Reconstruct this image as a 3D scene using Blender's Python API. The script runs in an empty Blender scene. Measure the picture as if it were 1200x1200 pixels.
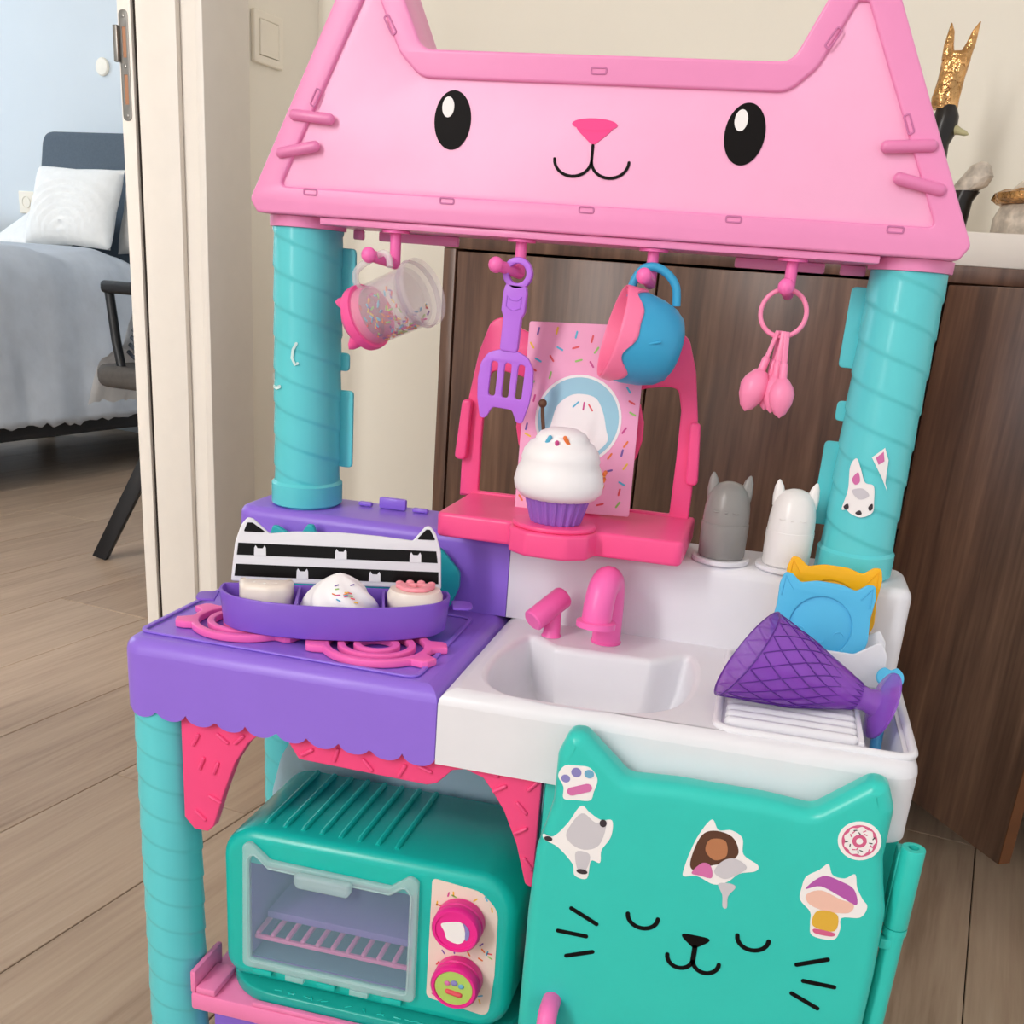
import bpy, bmesh, math, random
from mathutils import Matrix, Vector
random.seed(7)
S = bpy.context.scene
C = S.collection
PI = math.pi
cos, sin = math.cos, math.sin

# ------------------------------------------------------------------ camera
cam_d = bpy.data.cameras.new('camera')
cam = bpy.data.objects.new('camera', cam_d)
C.objects.link(cam)
YAW, PITCH, ROLL = -0.2177, -0.3631, 0.0788
_f = Vector((sin(YAW) * cos(PITCH), cos(YAW) * cos(PITCH), sin(PITCH)))
_r = Vector((cos(YAW), -sin(YAW), 0))
_u = _r.cross(_f)
_R = _r * cos(ROLL) + _u * sin(ROLL)
_U = -_r * sin(ROLL) + _u * cos(ROLL)
cam.matrix_world = Matrix(((_R.x, _U.x, -_f.x, .4700), (_R.y, _U.y, -_f.y, -.6896), (_R.z, _U.z, -_f.z, .7325), (0, 0, 0, 1)))
cam_d.sensor_width = 36
cam_d.lens = 1243.49 / 1200 * 36
cam_d.shift_y = 201.1 / 1200
cam_d.clip_start = .02
S.camera = cam

# ------------------------------------------------------------------ light
TH = 0.1768                                   # the room stands turned against the toy kitchen
RM = Matrix.Rotation(-TH, 4, 'Z')             # room coordinates (u, v, z) -> world
w = bpy.data.worlds.new('world')
S.world = w
w.use_nodes = True
w.node_tree.nodes['Background'].inputs[0].default_value = (.985, .99, 1.0, 1)
w.node_tree.nodes['Background'].inputs[1].default_value = .88
def area(name, loc, target, sx, sy, power, col):
    d = bpy.data.lights.new(name, 'AREA')
    d.shape = 'RECTANGLE'; d.size = sx; d.size_y = sy; d.energy = power; d.color = col
    o = bpy.data.objects.new(name, d); C.objects.link(o)
    loc = RM @ Vector(loc); target = RM @ Vector(target)
    o.location = loc
    o.rotation_euler = (target - loc).to_track_quat('-Z', 'Y').to_euler()
    return o
area('window_daylight', (-1.0, -2.3, 1.75), (.3, .3, .6), 1.3, 1.6, 142, (1, .985, .965))
area('bedroom_window_daylight', (-4.7, 1.5, 1.75), (-1.5, 2.0, .8), 1.3, 1.4, 34, (.74, .87, 1))
S.view_settings.view_transform = 'Standard'
S.view_settings.look = 'None'
S.view_settings.exposure = 0
S.view_settings.gamma = 1
S.view_settings.use_curve_mapping = False

# ------------------------------------------------------------------ materials
def lin(h):
    h = h.lstrip('#')
    out = []
    for i in (0, 2, 4):
        c = int(h[i:i + 2], 16) / 255
        out.append(c / 12.92 if c <= .04045 else ((c + .055) / 1.055) ** 2.4)
    return tuple(out) + (1,)
MATS = {}
def mat(name, hexc, rough=.35, metal=0, alpha=1, spec=.4, var=.012, scale=30, bump=0, trans=0, coat=0):
    if name in MATS: return MATS[name]
    m = bpy.data.materials.new(name); m.use_nodes = True
    nt = m.node_tree; b = nt.nodes['Principled BSDF']
    b.inputs['Roughness'].default_value = rough
    b.inputs['Metallic'].default_value = metal
    b.inputs['Alpha'].default_value = alpha
    b.inputs['Specular IOR Level'].default_value = spec
    b.inputs['Transmission Weight'].default_value = trans
    b.inputs['Coat Weight'].default_value = coat
    c = lin(hexc)
    tc = nt.nodes.new('ShaderNodeTexCoord')
    n = nt.nodes.new('ShaderNodeTexNoise'); n.inputs['Scale'].default_value = scale; n.inputs['Detail'].default_value = 3
    nt.links.new(tc.outputs['Object'], n.inputs['Vector'])
    r = nt.nodes.new('ShaderNodeValToRGB')
    r.color_ramp.elements[0].position = .35; r.color_ramp.elements[1].position = .65
    r.color_ramp.elements[0].color = tuple(x * (1 - var) for x in c[:3]) + (1,)
    r.color_ramp.elements[1].color = tuple(min(1, x * (1 + var)) for x in c[:3]) + (1,)
    nt.links.new(n.outputs['Fac'], r.inputs[0]); nt.links.new(r.outputs[0], b.inputs['Base Color'])
    if bump:
        bp = nt.nodes.new('ShaderNodeBump'); bp.inputs['Strength'].default_value = bump; bp.inputs['Distance'].default_value = .01
        nt.links.new(n.outputs['Fac'], bp.inputs['Height']); nt.links.new(bp.outputs[0], b.inputs['Normal'])
    MATS[name] = m
    return m
def wood(name, stops, scl, rough=.4, rnd=0, rot=None, bump=.15, ring=2.2, spec=.5):
    """grain stretched along one axis (small factor in scl); rnd adds a tint of its own to each piece"""
    m = bpy.data.materials.new(name); m.use_nodes = True
    nt = m.node_tree; b = nt.nodes['Principled BSDF']; L = nt.links.new
    b.inputs['Roughness'].default_value = rough
    b.inputs['Specular IOR Level'].default_value = spec
    tc = nt.nodes.new('ShaderNodeTexCoord'); mp = nt.nodes.new('ShaderNodeMapping')
    mp.inputs['Scale'].default_value = scl
    if rot: mp.inputs['Rotation'].default_value = rot
    oi = nt.nodes.new('ShaderNodeObjectInfo')
    off = nt.nodes.new('ShaderNodeVectorMath'); off.operation = 'SCALE'; off.inputs['Scale'].default_value = 40
    cx = nt.nodes.new('ShaderNodeCombineXYZ')
    for i in range(3): L(oi.outputs['Random'], cx.inputs[i])
    L(cx.outputs[0], off.inputs[0]); 
    ad = nt.nodes.new('ShaderNodeVectorMath'); ad.operation = 'ADD'
    L(tc.outputs['Object'], mp.inputs['Vector']); L(mp.outputs[0], ad.inputs[0]); L(off.outputs[0], ad.inputs[1])
    n1 = nt.nodes.new('ShaderNodeTexNoise'); n1.inputs['Scale'].default_value = 1; n1.inputs['Detail'].default_value = 6; n1.inputs['Roughness'].default_value = .6; n1.inputs['Distortion'].default_value = .6
    n2 = nt.nodes.new('ShaderNodeTexNoise'); n2.inputs['Scale'].default_value = ring * 3; n2.inputs['Detail'].default_value = 4
    L(ad.outputs[0], n1.inputs['Vector']); L(ad.outputs[0], n2.inputs['Vector'])
    mx = nt.nodes.new('ShaderNodeMath'); mx.operation = 'MULTIPLY_ADD'; mx.inputs[1].default_value = .4; 
    L(n2.outputs['Fac'], mx.inputs[0])
    sb = nt.nodes.new('ShaderNodeMath'); sb.operation = 'MULTIPLY'; sb.inputs[1].default_value = .6
    L(n1.outputs['Fac'], sb.inputs[0]); L(sb.outputs[0], mx.inputs[2])
    last = mx.outputs[0]
    if rnd:
        a = nt.nodes.new('ShaderNodeMath'); a.operation = 'MULTIPLY_ADD'; a.inputs[1].default_value = rnd; a.inputs[2].default_value = -rnd / 2
        L(oi.outputs['Random'], a.inputs[0])
        a2 = nt.nodes.new('ShaderNodeMath'); a2.operation = 'ADD'; L(a.outputs[0], a2.inputs[0]); L(last, a2.inputs[1]); last = a2.outputs[0]
    r = nt.nodes.new('ShaderNodeValToRGB')
    e = r.color_ramp.elements
    e[0].position, e[0].color = stops[0][0], lin(stops[0][1])
    e[1].position, e[1].color = stops[-1][0], lin(stops[-1][1])
    for p, c in stops[1:-1]:
        q = e.new(p); q.color = lin(c)
    L(last, r.inputs[0]); L(r.outputs[0], b.inputs['Base Color'])
    bp = nt.nodes.new('ShaderNodeBump'); bp.inputs['Strength'].default_value = bump; bp.inputs['Distance'].default_value = .002
    L(n2.outputs['Fac'], bp.inputs['Height']); L(bp.outputs[0], b.inputs['Normal'])
    MATS[name] = m
    return m

PINKF = mat('roof_pink', 'F294C6', .32)
PINKP = mat('face_pink', 'FAB0D6', .36)
RIB = mat('rib_pink', 'E885B8', .3)
TEALC = mat('column_teal', '62D3DA', .24)
TEALD = mat('door_teal', '33CABE', .28)
TEALO = mat('oven_teal', '17BFB4', .25)
PURP = mat('counter_purple', '946FE0', .34)
PURP2 = mat('utensil_purple', 'BC72EA', .35)
PURP3 = mat('lunch_purple', '8257CC', .38)
WHITE = mat('white_plastic', 'E9E8EE', .28, var=.01)
HOT = mat('hot_pink', 'FC5492', .33)
HOT2 = mat('valance_pink', 'FA4E88', .4)
BURN = mat('burner_pink', 'FF70BC', .35)
SHELFP = mat('shelf_pink', 'F887BC', .35)
SPOONP = mat('spoon_pink', 'FF92BC', .35)
HOOKP = mat('hook_pink', 'FA74BC', .35)
BLACK = mat('black_print', '100B0B', .5, spec=.12)
PNOSE = mat('nose_print', 'FB3F8F', .4)
WPRINT = mat('white_print', 'F6F2F2', .45, var=.01)
BLUE = mat('plate_blue', '58BFEC', .4)
YEL = mat('plate_yellow', 'FBB713', .4)
MUGB = mat('mug_blue', '3BA9D8', .42)
MUGP = mat('mug_pink', 'FF80AC', .42)
GREYS = mat('shaker_grey', '8E8B88', .3)
SHW = mat('shaker_white', 'F0EDEB', .28, var=.01)
GLASS = mat('clear_plastic', 'E4DAE3', .05, alpha=.2, spec=.7, var=0)
PANE = mat('oven_pane', '9FC4DA', .12, alpha=.2, var=0)
PANER = mat('oven_pane_rim', 'D0EEF0', .2, alpha=.36, var=0)
CONE = mat('cone_purple', '9A4CD0', .18, alpha=.64, spec=.6)
CONEL = mat('cone_line', '5F2596', .3, alpha=.9)
CREAM = mat('cream_candy', 'EFE3D8', .3)
MERI = mat('meringue_white', 'F8F4F6', .4, var=.01)
CANDYP = mat('candy_pink', 'F89BA9', .4)
SPR = [mat('sprinkle_' + n, h, .45) for n, h in (('orange', 'EE7A3A'), ('blue', '5BB7DA'), ('magenta', 'D0458E'), ('yellow', 'F2C243'), ('green', '9CCB6A'), ('violet', '7C5AA8'), ('red', 'E5525E'))]
CARDP = mat('card_pink', 'F6A9CF', .45, var=.03)
CARDB = mat('card_blue', '9CCFE2', .45)
PANELB = mat('back_panel_blue', 'CBE3F5', .5)
OVENP = mat('oven_back_violet', '9A76C4', .5)
OVENG = mat('oven_floor_grey', '6E90A4', .5)
BEIGEP = mat('oven_sticker', 'F2DFD2', .45)
KNOB = mat('knob_magenta', 'F02A94', .3)
GREENK = mat('knob_green', 'B5D66A', .4)
BASET = mat('oven_base_teal', '1CAAA0', .3)
GAP = mat('dark_gap', '20160F', .8)

# ------------------------------------------------------------------ helpers
ORG = {}
def worg(o): return ORG.get(o.name, Vector((0, 0, 0)))
def tag(o, label=None, cat=None, group=None, kind=None):
    if label: o['label'] = label
    if cat: o['category'] = cat
    if group: o['group'] = group
    if kind: o['kind'] = kind
    return o
def empty(name, loc, label, cat, group=None):
    o = bpy.data.objects.new(name, None); C.objects.link(o)
    o.empty_display_size = .02
    o.location = loc; ORG[o.name] = Vector(loc)
    return tag(o, label, cat, group)
def add(name, me, m, parent=None, M=None, smooth=40, own=True):
    """link a mesh given in world coordinates as one object whose origin sits at its base"""
    if M is not None: me.transform(M)
    vs = [v.co for v in me.vertices]
    lo = Vector((min(v.x for v in vs), min(v.y for v in vs), min(v.z for v in vs)))
    hi = Vector((max(v.x for v in vs), max(v.y for v in vs), max(v.z for v in vs)))
    o0 = Vector(((lo.x + hi.x) / 2, (lo.y + hi.y) / 2, lo.z))
    me.transform(Matrix.Translation(-o0))
    me.name = name
    o = bpy.data.objects.new(name, me); C.objects.link(o)
    ms = m if isinstance(m, (list, tuple)) else [m]
    me.materials.clear()
    for q in ms: me.materials.append(q)
    if smooth is not None:
        for p in me.polygons: p.use_smooth = True
        me.set_sharp_from_angle(angle=math.radians(smooth))
    if parent is not None:
        o.parent = parent; o.location = o0 - worg(parent)
    else: o.location = o0
    ORG[o.name] = o0
    return o
def bm_mesh(bm):
    me = bpy.data.meshes.new('m'); bmesh.ops.recalc_face_normals(bm, faces=bm.faces); bm.to_mesh(me); bm.free(); return me
def join(*mes):
    bm = bmesh.new()
    for m in mes: bm.from_mesh(m); bpy.data.meshes.remove(m)
    me = bpy.data.meshes.new('m'); bm.to_mesh(me); bm.free(); return me
def pyd(vs, fs):
    me = bpy.data.meshes.new('m'); me.from_pydata([tuple(v) for v in vs], [], fs)
    bm = bmesh.new(); bm.from_mesh(me); bpy.data.meshes.remove(me); return bm_mesh(bm)
def boxm(x0, x1, y0, y1, z0, z1, bev=0, seg=2, M=None):
    bm = bmesh.new(); bmesh.ops.create_cube(bm, size=1)
    for v in bm.verts:
        v.co = Vector((x0 + (v.co.x + .5) * (x1 - x0), y0 + (v.co.y + .5) * (y1 - y0), z0 + (v.co.z + .5) * (z1 - z0)))
    if bev: bmesh.ops.bevel(bm, geom=list(bm.edges), offset=bev, segments=seg, profile=.5, affect='EDGES')
    me = bm_mesh(bm)
    if M is not None: me.transform(M)
    return me
def rnd(pts, r, n=5):
    """fillet the corners of a polygon; r is one radius or one for each corner"""
    out = []; N = len(pts)
    for i, p in enumerate(pts):
        p = Vector(p); a = Vector(pts[i - 1]); b = Vector(pts[(i + 1) % N])
        rr = r[i] if isinstance(r, (list, tuple)) else r
        da, db = a - p, b - p
        if rr <= 0 or da.length < 1e-6 or db.length < 1e-6: out.append(tuple(p)); continue
        ang = da.angle(db)
        if ang > 3.05: out.append(tuple(p)); continue
        t = min(rr / math.tan(ang / 2), da.length * .48, db.length * .48)
        A, B = p + da.normalized() * t, p + db.normalized() * t
        for k in range(n + 1):
            s = k / n; out.append(tuple(A * (1 - s) ** 2 + p * 2 * s * (1 - s) + B * s * s))
    return out
def cat_rom(pts, n=6, closed=True):
    P = [Vector(p) for p in pts]; N = len(P); out = []
    for i in range(N if closed else N - 1):
        g = (lambda j: P[j % N]) if closed else (lambda j: P[max(0, min(N - 1, j))])
        a, b, c, d = g(i - 1), g(i), g(i + 1), g(i + 2)
        for k in range(n):
            t = k / n
            out.append(.5 * ((2 * b) + (c - a) * t + (2 * a - 5 * b + 4 * c - d) * t * t + (3 * b - a - 3 * c + d) * t ** 3))
    if not closed: out.append(P[-1])
    return out
def ell(cx, cy, rx, ry, n=32, rot=0):
    return [(cx + rx * cos(2 * PI * k / n) * cos(rot) - ry * sin(2 * PI * k / n) * sin(rot), cy + rx * cos(2 * PI * k / n) * sin(rot) + ry * sin(2 * PI * k / n) * cos(rot)) for k in range(n)]
def flat(splines, t=.001, bev=0, res=2):
    """filled outline with holes, local z from 0 to t, edges rounded by bev"""
    cu = bpy.data.curves.new('c', 'CURVE'); cu.dimensions = '2D'; cu.fill_mode = 'BOTH'
    cu.extrude = max(0, t / 2 - bev); cu.bevel_depth = bev; cu.bevel_resolution = res; cu.offset = -bev
    for pts in splines:
        sp = cu.splines.new('POLY'); sp.points.add(len(pts) - 1)
        for q, p in zip(sp.points, pts): q.co = (p[0], p[1], 0, 1)
        sp.use_cyclic_u = True
    o = bpy.data.objects.new('c', cu)
    me = bpy.data.meshes.new_from_object(o)
    bpy.data.objects.remove(o); bpy.data.curves.remove(cu)
    bm = bmesh.new(); bm.from_mesh(me); bpy.data.meshes.remove(me)
    bmesh.ops.remove_doubles(bm, verts=bm.verts, dist=1e-6)
    for v in bm.verts: v.co.z += t / 2
    return bm_mesh(bm)
def XZ(y): return Matrix(((1, 0, 0, 0), (0, 0, -1, y), (0, 1, 0, 0), (0, 0, 0, 1)))      # local x,y -> X,Z ; local z -> -Y
def XY(z): return Matrix.Translation((0, 0, z))
def front(splines, y0, y1, bev=0, res=2):
    me = flat(splines, y1 - y0, bev, res); me.transform(XZ(y1)); return me
def slab(splines, z0, z1, bev=0, res=2):
    me = flat(splines, z1 - z0, bev, res); me.transform(XY(z0)); return me
def lathe(prof, n=32, M=None, cap=True, sq=1.0):
    vs, fs = [], []
    for r, z in prof:
        for k in range(n): vs.append((r * cos(2 * PI * k / n), r * sq * sin(2 * PI * k / n), z))
    for i in range(len(prof) - 1):
        for k in range(n):
            a, b = i * n + k, i * n + (k + 1) % n
            fs.append((a, b, b + n, a + n))
    if cap: fs.append(tuple(range(n))[::-1]); fs.append(tuple(range((len(prof) - 1) * n, len(prof) * n)))
    bm = bmesh.new()
    V = [bm.verts.new(v) for v in vs]
    for f in fs:
        try: bm.faces.new([V[i] for i in f])
        except ValueError: pass
    bmesh.ops.remove_doubles(bm, verts=bm.verts, dist=1e-6)
    me = bm_mesh(bm)
    if M is not None: me.transform(M)
    return me
def tube(pts, r, closed=False, res=3, M=None):
    cu = bpy.data.curves.new('c', 'CURVE'); cu.dimensions = '3D'; cu.bevel_depth = r; cu.bevel_resolution = res; cu.use_fill_caps = True
    sp = cu.splines.new('POLY'); sp.points.add(len(pts) - 1)
    for q, p in zip(sp.points, pts): q.co = (p[0], p[1], p[2], 1)
    sp.use_cyclic_u = closed
    o = bpy.data.objects.new('c', cu); me = bpy.data.meshes.new_from_object(o)
    bpy.data.objects.remove(o); bpy.data.curves.remove(cu)
    if M is not None: me.transform(M)
    return me
def capsule(a, b, r, n=12):
    a, b = Vector(a), Vector(b); L = (b - a).length
    prof = [(r * sin(PI / 2 * k / 4), -r * cos(PI / 2 * k / 4)) for k in range(5)] + [(r * cos(PI / 2 * k / 4), L + r * sin(PI / 2 * k / 4)) for k in range(5)]
    return lathe(prof, n, Matrix.Translation(a) @ (b - a).to_track_quat('Z', 'Y').to_matrix().to_4x4(), cap=False)
def axisM(a, b):
    a, b = Vector(a), Vector(b)
    return Matrix.Translation(a) @ (b - a).to_track_quat('Z', 'Y').to_matrix().to_4x4()
def ball(c, r, sx=1, sy=1, sz=1, n=16):
    bm = bmesh.new(); bmesh.ops.create_uvsphere(bm, u_segments=n, v_segments=n // 2 + 2, radius=r)
    for v in bm.verts: v.co = Vector((v.co.x * sx + c[0], v.co.y * sy + c[1], v.co.z * sz + c[2]))
    return bm_mesh(bm)
def loft(rings, close_top=None, close_bot=None):
    n = len(rings[0]); vs = [v for r in rings for v in r]; fs = []
    for i in range(len(rings) - 1):
        for k in range(n):
            fs.append((i * n + k, i * n + (k + 1) % n, (i + 1) * n + (k + 1) % n, (i + 1) * n + k))
    if close_bot: fs.append(tuple(range(n)))
    if close_top: fs.append(tuple(range((len(rings) - 1) * n, len(rings) * n)))
    return pyd(vs, fs)
def rrect(x0, x1, y0, y1, rs, ins=0, n=8, m=1):
    """rounded rectangle, corner radii for (x0,y0),(x1,y0),(x1,y1),(x0,y1), inset by ins, same count of points each time"""
    out = []
    for (cx, cy, a0, r) in ((x0, y0, PI, rs[0]), (x1, y0, 1.5 * PI, rs[1]), (x1, y1, 0, rs[2]), (x0, y1, .5 * PI, rs[3])):
        sx = 1 if cx == x0 else -1; sy = 1 if cy == y0 else -1
        r2 = max(r - ins, .0004)
        ccx, ccy = cx + sx * (ins + r2), cy + sy * (ins + r2)
        for k in range(n + 1):
            a = a0 + PI / 2 * k / n; out.append((ccx + r2 * cos(a), ccy + r2 * sin(a)))
    return out
def offs(poly, d):
    """move a ccw outline outwards by d"""
    out = []; N = len(poly)
    for i in range(N):
        a, b = Vector(poly[i - 1]), Vector(poly[(i + 1) % N]); t = (b - a).normalized()
        out.append((poly[i][0] + t.y * d, poly[i][1] - t.x * d))
    return out
def mx(pts, c):  # mirror an open list of half points about x=c and append, going back
    return list(pts) + [(2 * c - x, y) for x, y in reversed(pts)]
def line2(pts, wd, n=6):
    """a stroke of width wd with round ends along a polyline, as outline"""
    P = [Vector(p) for p in pts]; L, R = [], []
    for i, p in enumerate(P):
        t = (P[min(i + 1, len(P) - 1)] - P[max(i - 1, 0)]).normalized(); nn = Vector((-t.y, t.x)) * wd / 2
        L.append(tuple(p + nn)); R.append(tuple(p - nn))
    def cap(p, t):
        a0 = math.atan2(t.y, t.x)
        return [tuple(p + Vector((cos(a0 + PI / 2 - PI * k / n), sin(a0 + PI / 2 - PI * k / n))) * wd / 2) for k in range(1, n)]
    e = cap(P[-1], (P[-1] - P[-2]).normalized()); s = cap(P[0], (P[0] - P[1]).normalized())
    return L + e + R[::-1] + s
def arc(cx, cy, rx, ry, a0, a1, n=14):
    return [(cx + rx * cos(math.radians(a0 + (a1 - a0) * k / n)), cy + ry * sin(math.radians(a0 + (a1 - a0) * k / n))) for k in range(n + 1)]
def copy_of(o, parent, loc=None):
    c = o.copy(); C.objects.link(c); c.parent = parent
    if loc is not None: c.location = loc
    return c
# ------------------------------------------------------------------ the room
WALL = mat('wall_cream', 'F3EDE0', .85, var=.012, scale=4)
WALLB = mat('wall_pale', 'D6DFE6', .85, var=.01, scale=4)
CEIL = mat('ceiling_white', 'F2F0EC', .9, var=.01)
FRAME = mat('frame_white', 'E4DDD4', .45, var=.01)
STEEL = mat('strike_steel', '8E8A84', .35, metal=.85)
PLANK = wood('floor_plank_wood', ((.26, '937A65'), (.42, 'AE957F'), (.58, 'BCA48D'), (.76, 'CAB6A2')), (26, 1.3, 26), .4, rnd=.14, bump=.06, ring=1.6)
WALNUT = wood('walnut', ((.3, '3A261C'), (.44, '583C2E'), (.56, '70503E'), (.72, '8C6A56')), (16, 16, 1.1), .36, spec=.6, rnd=.04, bump=.08, ring=2.4)
WALNUTD = mat('walnut_edge', '6A3E1E', .45, var=.1)
def rb(name, m, parent, *d, bev=0, smooth=40):
    return add(name, boxm(*d, bev=bev, M=RM), m, parent, smooth=smooth)
def struct(o, label=None, cat=None): return tag(o, label, cat, kind='structure')
floor = struct(rb('floor', GAP, None, -5.2, 2.4, -2.6, 3.2, -.05, -.006), 'beige-brown wooden plank floor running into the bedroom', 'floor')
PW = .238; pm = {}
k = 0
u = -.258 - PW * 18
cols = []
while u < 1.9: cols.append(u); u += PW
for i, u in enumerate(cols):
    off = (i * .83) % 1.9
    v = -2.5 - off * .3
    first = True
    while v < 3.1:
        L = 1.9 if not first else 1.9 - off * .7
        first = False
        v1 = min(v + L, 3.1)
        key = round(v1 - v, 3)
        if key not in pm:
            pm[key] = boxm(.0008, PW - .0008, .0008, (v1 - v) - .0008, -.0055, 0, bev=.0009, seg=1)
            pm[key].materials.append(PLANK)
        o = bpy.data.objects.new('plank', pm[key]); C.objects.link(o)
        o.parent = floor
        o.location = RM @ Vector((u, v, 0)) - worg(floor)
        o.rotation_euler = (0, 0, -TH)
        v = v1
VC = 1.34; UL = -.72
struct(rb('wall_back', WALL, None, UL - .14, 2.4, VC, VC + .12, 0, 2.5), 'cream painted wall behind the sideboard', 'wall')
struct(rb('wall_left', WALL, None, UL - .14, UL, 1.016, VC, 0, 2.5), 'cream wall with the light switch beside the door opening', 'wall')
struct(rb('wall_left_near', WALL, None, UL - .14, UL, -2.6, .06, 0, 2.5), 'cream wall on the near side of the door opening', 'wall')
struct(rb('wall_left_header', WALL, None, UL - .14, UL, .06, 1.016, 2.1, 2.5), 'cream wall above the door opening', 'wall')
struct(rb('wall_bedroom_side', WALLB, None, UL - .14, UL - .02, VC + .12, 3.0, 0, 2.5), 'pale bedroom wall behind the door side', 'wall')
struct(rb('wall_bedroom', WALLB, None, -5.2, UL - .14, 3.0, 3.12, 0, 2.5), 'pale bluish bedroom wall behind the headboard', 'wall')
struct(rb('wall_bedroom_left', WALLB, None, -5.3, -5.2, -2.6, 3.12, 0, 2.5), 'pale bedroom wall far left of the bed', 'wall')
struct(rb('ceiling', CEIL, None, -5.2, 2.4, -2.6, 3.12, 2.5, 2.58), 'white ceiling', 'ceiling')
fr = struct(rb('trim_1', FRAME, None, UL - .158, UL + .002, 1.0, 1.016, 0, 2.1), 'white painted door frame lining with strike plate', 'door frame')
rb('casing', FRAME, fr, UL + .002, UL + .018, .985, 1.108, 0, 2.12, bev=.003)
rb('lining_step', FRAME, fr, UL - .122, UL - .038, .988, .9995, 0, 2.1, bev=.002)
rb('seal', GAP, fr, UL - .129, UL - .1225, .992, .9995, 0, 2.1)
rb('stop_strip', FRAME, fr, UL - .158, UL - .1295, .986, .9995, 0, 2.1, bev=.0015)
rb('far_lining', FRAME, fr, UL - .158, UL + .002, .06, .085, 0, 2.1)
rb('head_lining', FRAME, fr, UL - .158, UL + .002, .0855, .9995, 2.08, 2.1)
# strike plate on the stop strip
pl_ = rnd([(0, 0), (.019, 0), (.019, .165), (0, .165)], .009)
h1 = [(.006, .025), (.014, .025), (.014, .07), (.006, .07)]; h2 = [(.006, .095), (.014, .095), (.014, .14), (.006, .14)]
Mv = Matrix(((1, 0, 0, UL - .1545), (0, 0, -1, .986), (0, 1, 0, .936), (0, 0, 0, 1)))
sp = add('strike_plate', flat([pl_, h1, h2], .0012, .0003), STEEL, fr, RM @ Mv)
WREC = mat('strike_recess', 'A9785A', .7)
for h in (h1, h2): add('latch_recess', flat([offs(h, -.0004)], .0006), WREC, sp, RM @ Mv)
rb('latch_lip', STEEL, sp, UL - .162, UL - .1535, .978, .9848, 1.024, 1.078, bev=.0008)
for zz in (.944, 1.018, 1.092):
    add('screw', lathe([(.003, 0), (.003, .0006), (.0018, .001)], 12), STEEL, sp, RM @ Matrix.Translation((UL - .145, .9847, zz)) @ Matrix.Rotation(PI / 2, 4, 'X'))
# light switch on the left wall
SW = mat('switch_white', 'F3ECDD', .4, var=.01)
sw = empty('light_switch', RM @ Vector((UL, 1.176, 1.05)), 'square cream rocker light switch on wall beside the door frame', 'light switch')
MU = Matrix(((0, 0, 1, UL), (1, 0, 0, 1.134), (0, 1, 0, 1.053), (0, 0, 0, 1)))   # local x->v, y->z, z->u
add('switch_frame', flat([rnd([(0, 0), (.084, 0), (.084, .081), (0, .081)], .004), rnd([(.014, .013), (.07, .013), (.07, .068), (.014, .068)], .001)], .009, .0022), SW, sw, RM @ MU)
add('rocker', flat([rnd([(.0146, .0136), (.0694, .0136), (.0694, .0674), (.0146, .0674)], .001)], .0105, .001), SW, sw, RM @ MU @ Matrix.Rotation(.035, 4, 'Y') @ Matrix.Translation((0, 0, .0008)))

# ------------------------------------------------------------------ sideboard
VF = .92
sb = empty('sideboard', RM @ Vector((.45, 1.1, 0)), 'dark walnut sideboard with one door swung open behind the toy kitchen', 'sideboard')
rb('top_panel', WALNUT, sb, -.212, 1.16, VF, VC - .01, .769, .789, bev=.001)
rb('side_panel', WALNUT, sb, -.212, -.192, VF, VC - .01, .12, .7688, bev=.001)
rb('side_panel', WALNUT, sb, 1.14, 1.16, VF, VC - .01, .12, .7688, bev=.001)
rb('divider', WALNUT, sb, .437, .488, VF, VC - .03, .1402, .7688, bev=.001)
rb('divider', WALNUT, sb, .80, .82, VF + .02, VC - .03, .1402, .7688, bev=.001)
rb('bottom_panel', WALNUT, sb, -.1918, 1.1398, VF, VC - .01, .12, .14, bev=.001)
rb('back_panel', GAP, sb, -.19, 1.138, VC - .028, VC - .018, .1405, .7685)
rb('shelf', WALNUT, sb, .489, .799, VF + .03, VC - .031, .45, .468)
d1 = rb('door', WALNUT, sb, -.188, .1215, VF - .001, VF + .017, .126, .7655, bev=.0012)
d2 = rb('door', WALNUT, sb, .1245, .4355, VF - .001, VF + .017, .126, .7655, bev=.0012)
d4 = rb('door', WALNUT, sb, .823, 1.137, VF - .001, VF + .017, .126, .7655, bev=.0012)
MD = RM @ Matrix.Translation((.500, VF - .004, 0)) @ Matrix.Rotation(-math.radians(49.7), 4, 'Z')
d3 = add('door', boxm(0, .312, 0, .017, .12, .766, bev=.0012), WALNUT, sb, MD)
add('edge_band', boxm(.3122, .3132, .0005, .0165, .121, .765), WALNUTD, d3, MD)
for zz in (.22, .66): add('hinge', boxm(.004, .05, .0172, .026, zz, zz + .04, bev=.002), STEEL, d3, MD)
for uu in (-.16, .45, 1.09):
    for vv in (VF + .05, VC - .09): rb('leg', WALNUTD, sb, uu, uu + .035, vv, vv + .035, 0, .1198, bev=.002)
LEDGE = mat('ledge_white', 'E9E1D8', .5, var=.01)
lb = tag(rb('ledge_board', LEDGE, None, -.16, 1.15, VF + .012, VC - .012, .7895, .829, bev=.0015), 'long cream board lying on top of the walnut sideboard', 'board')

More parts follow.
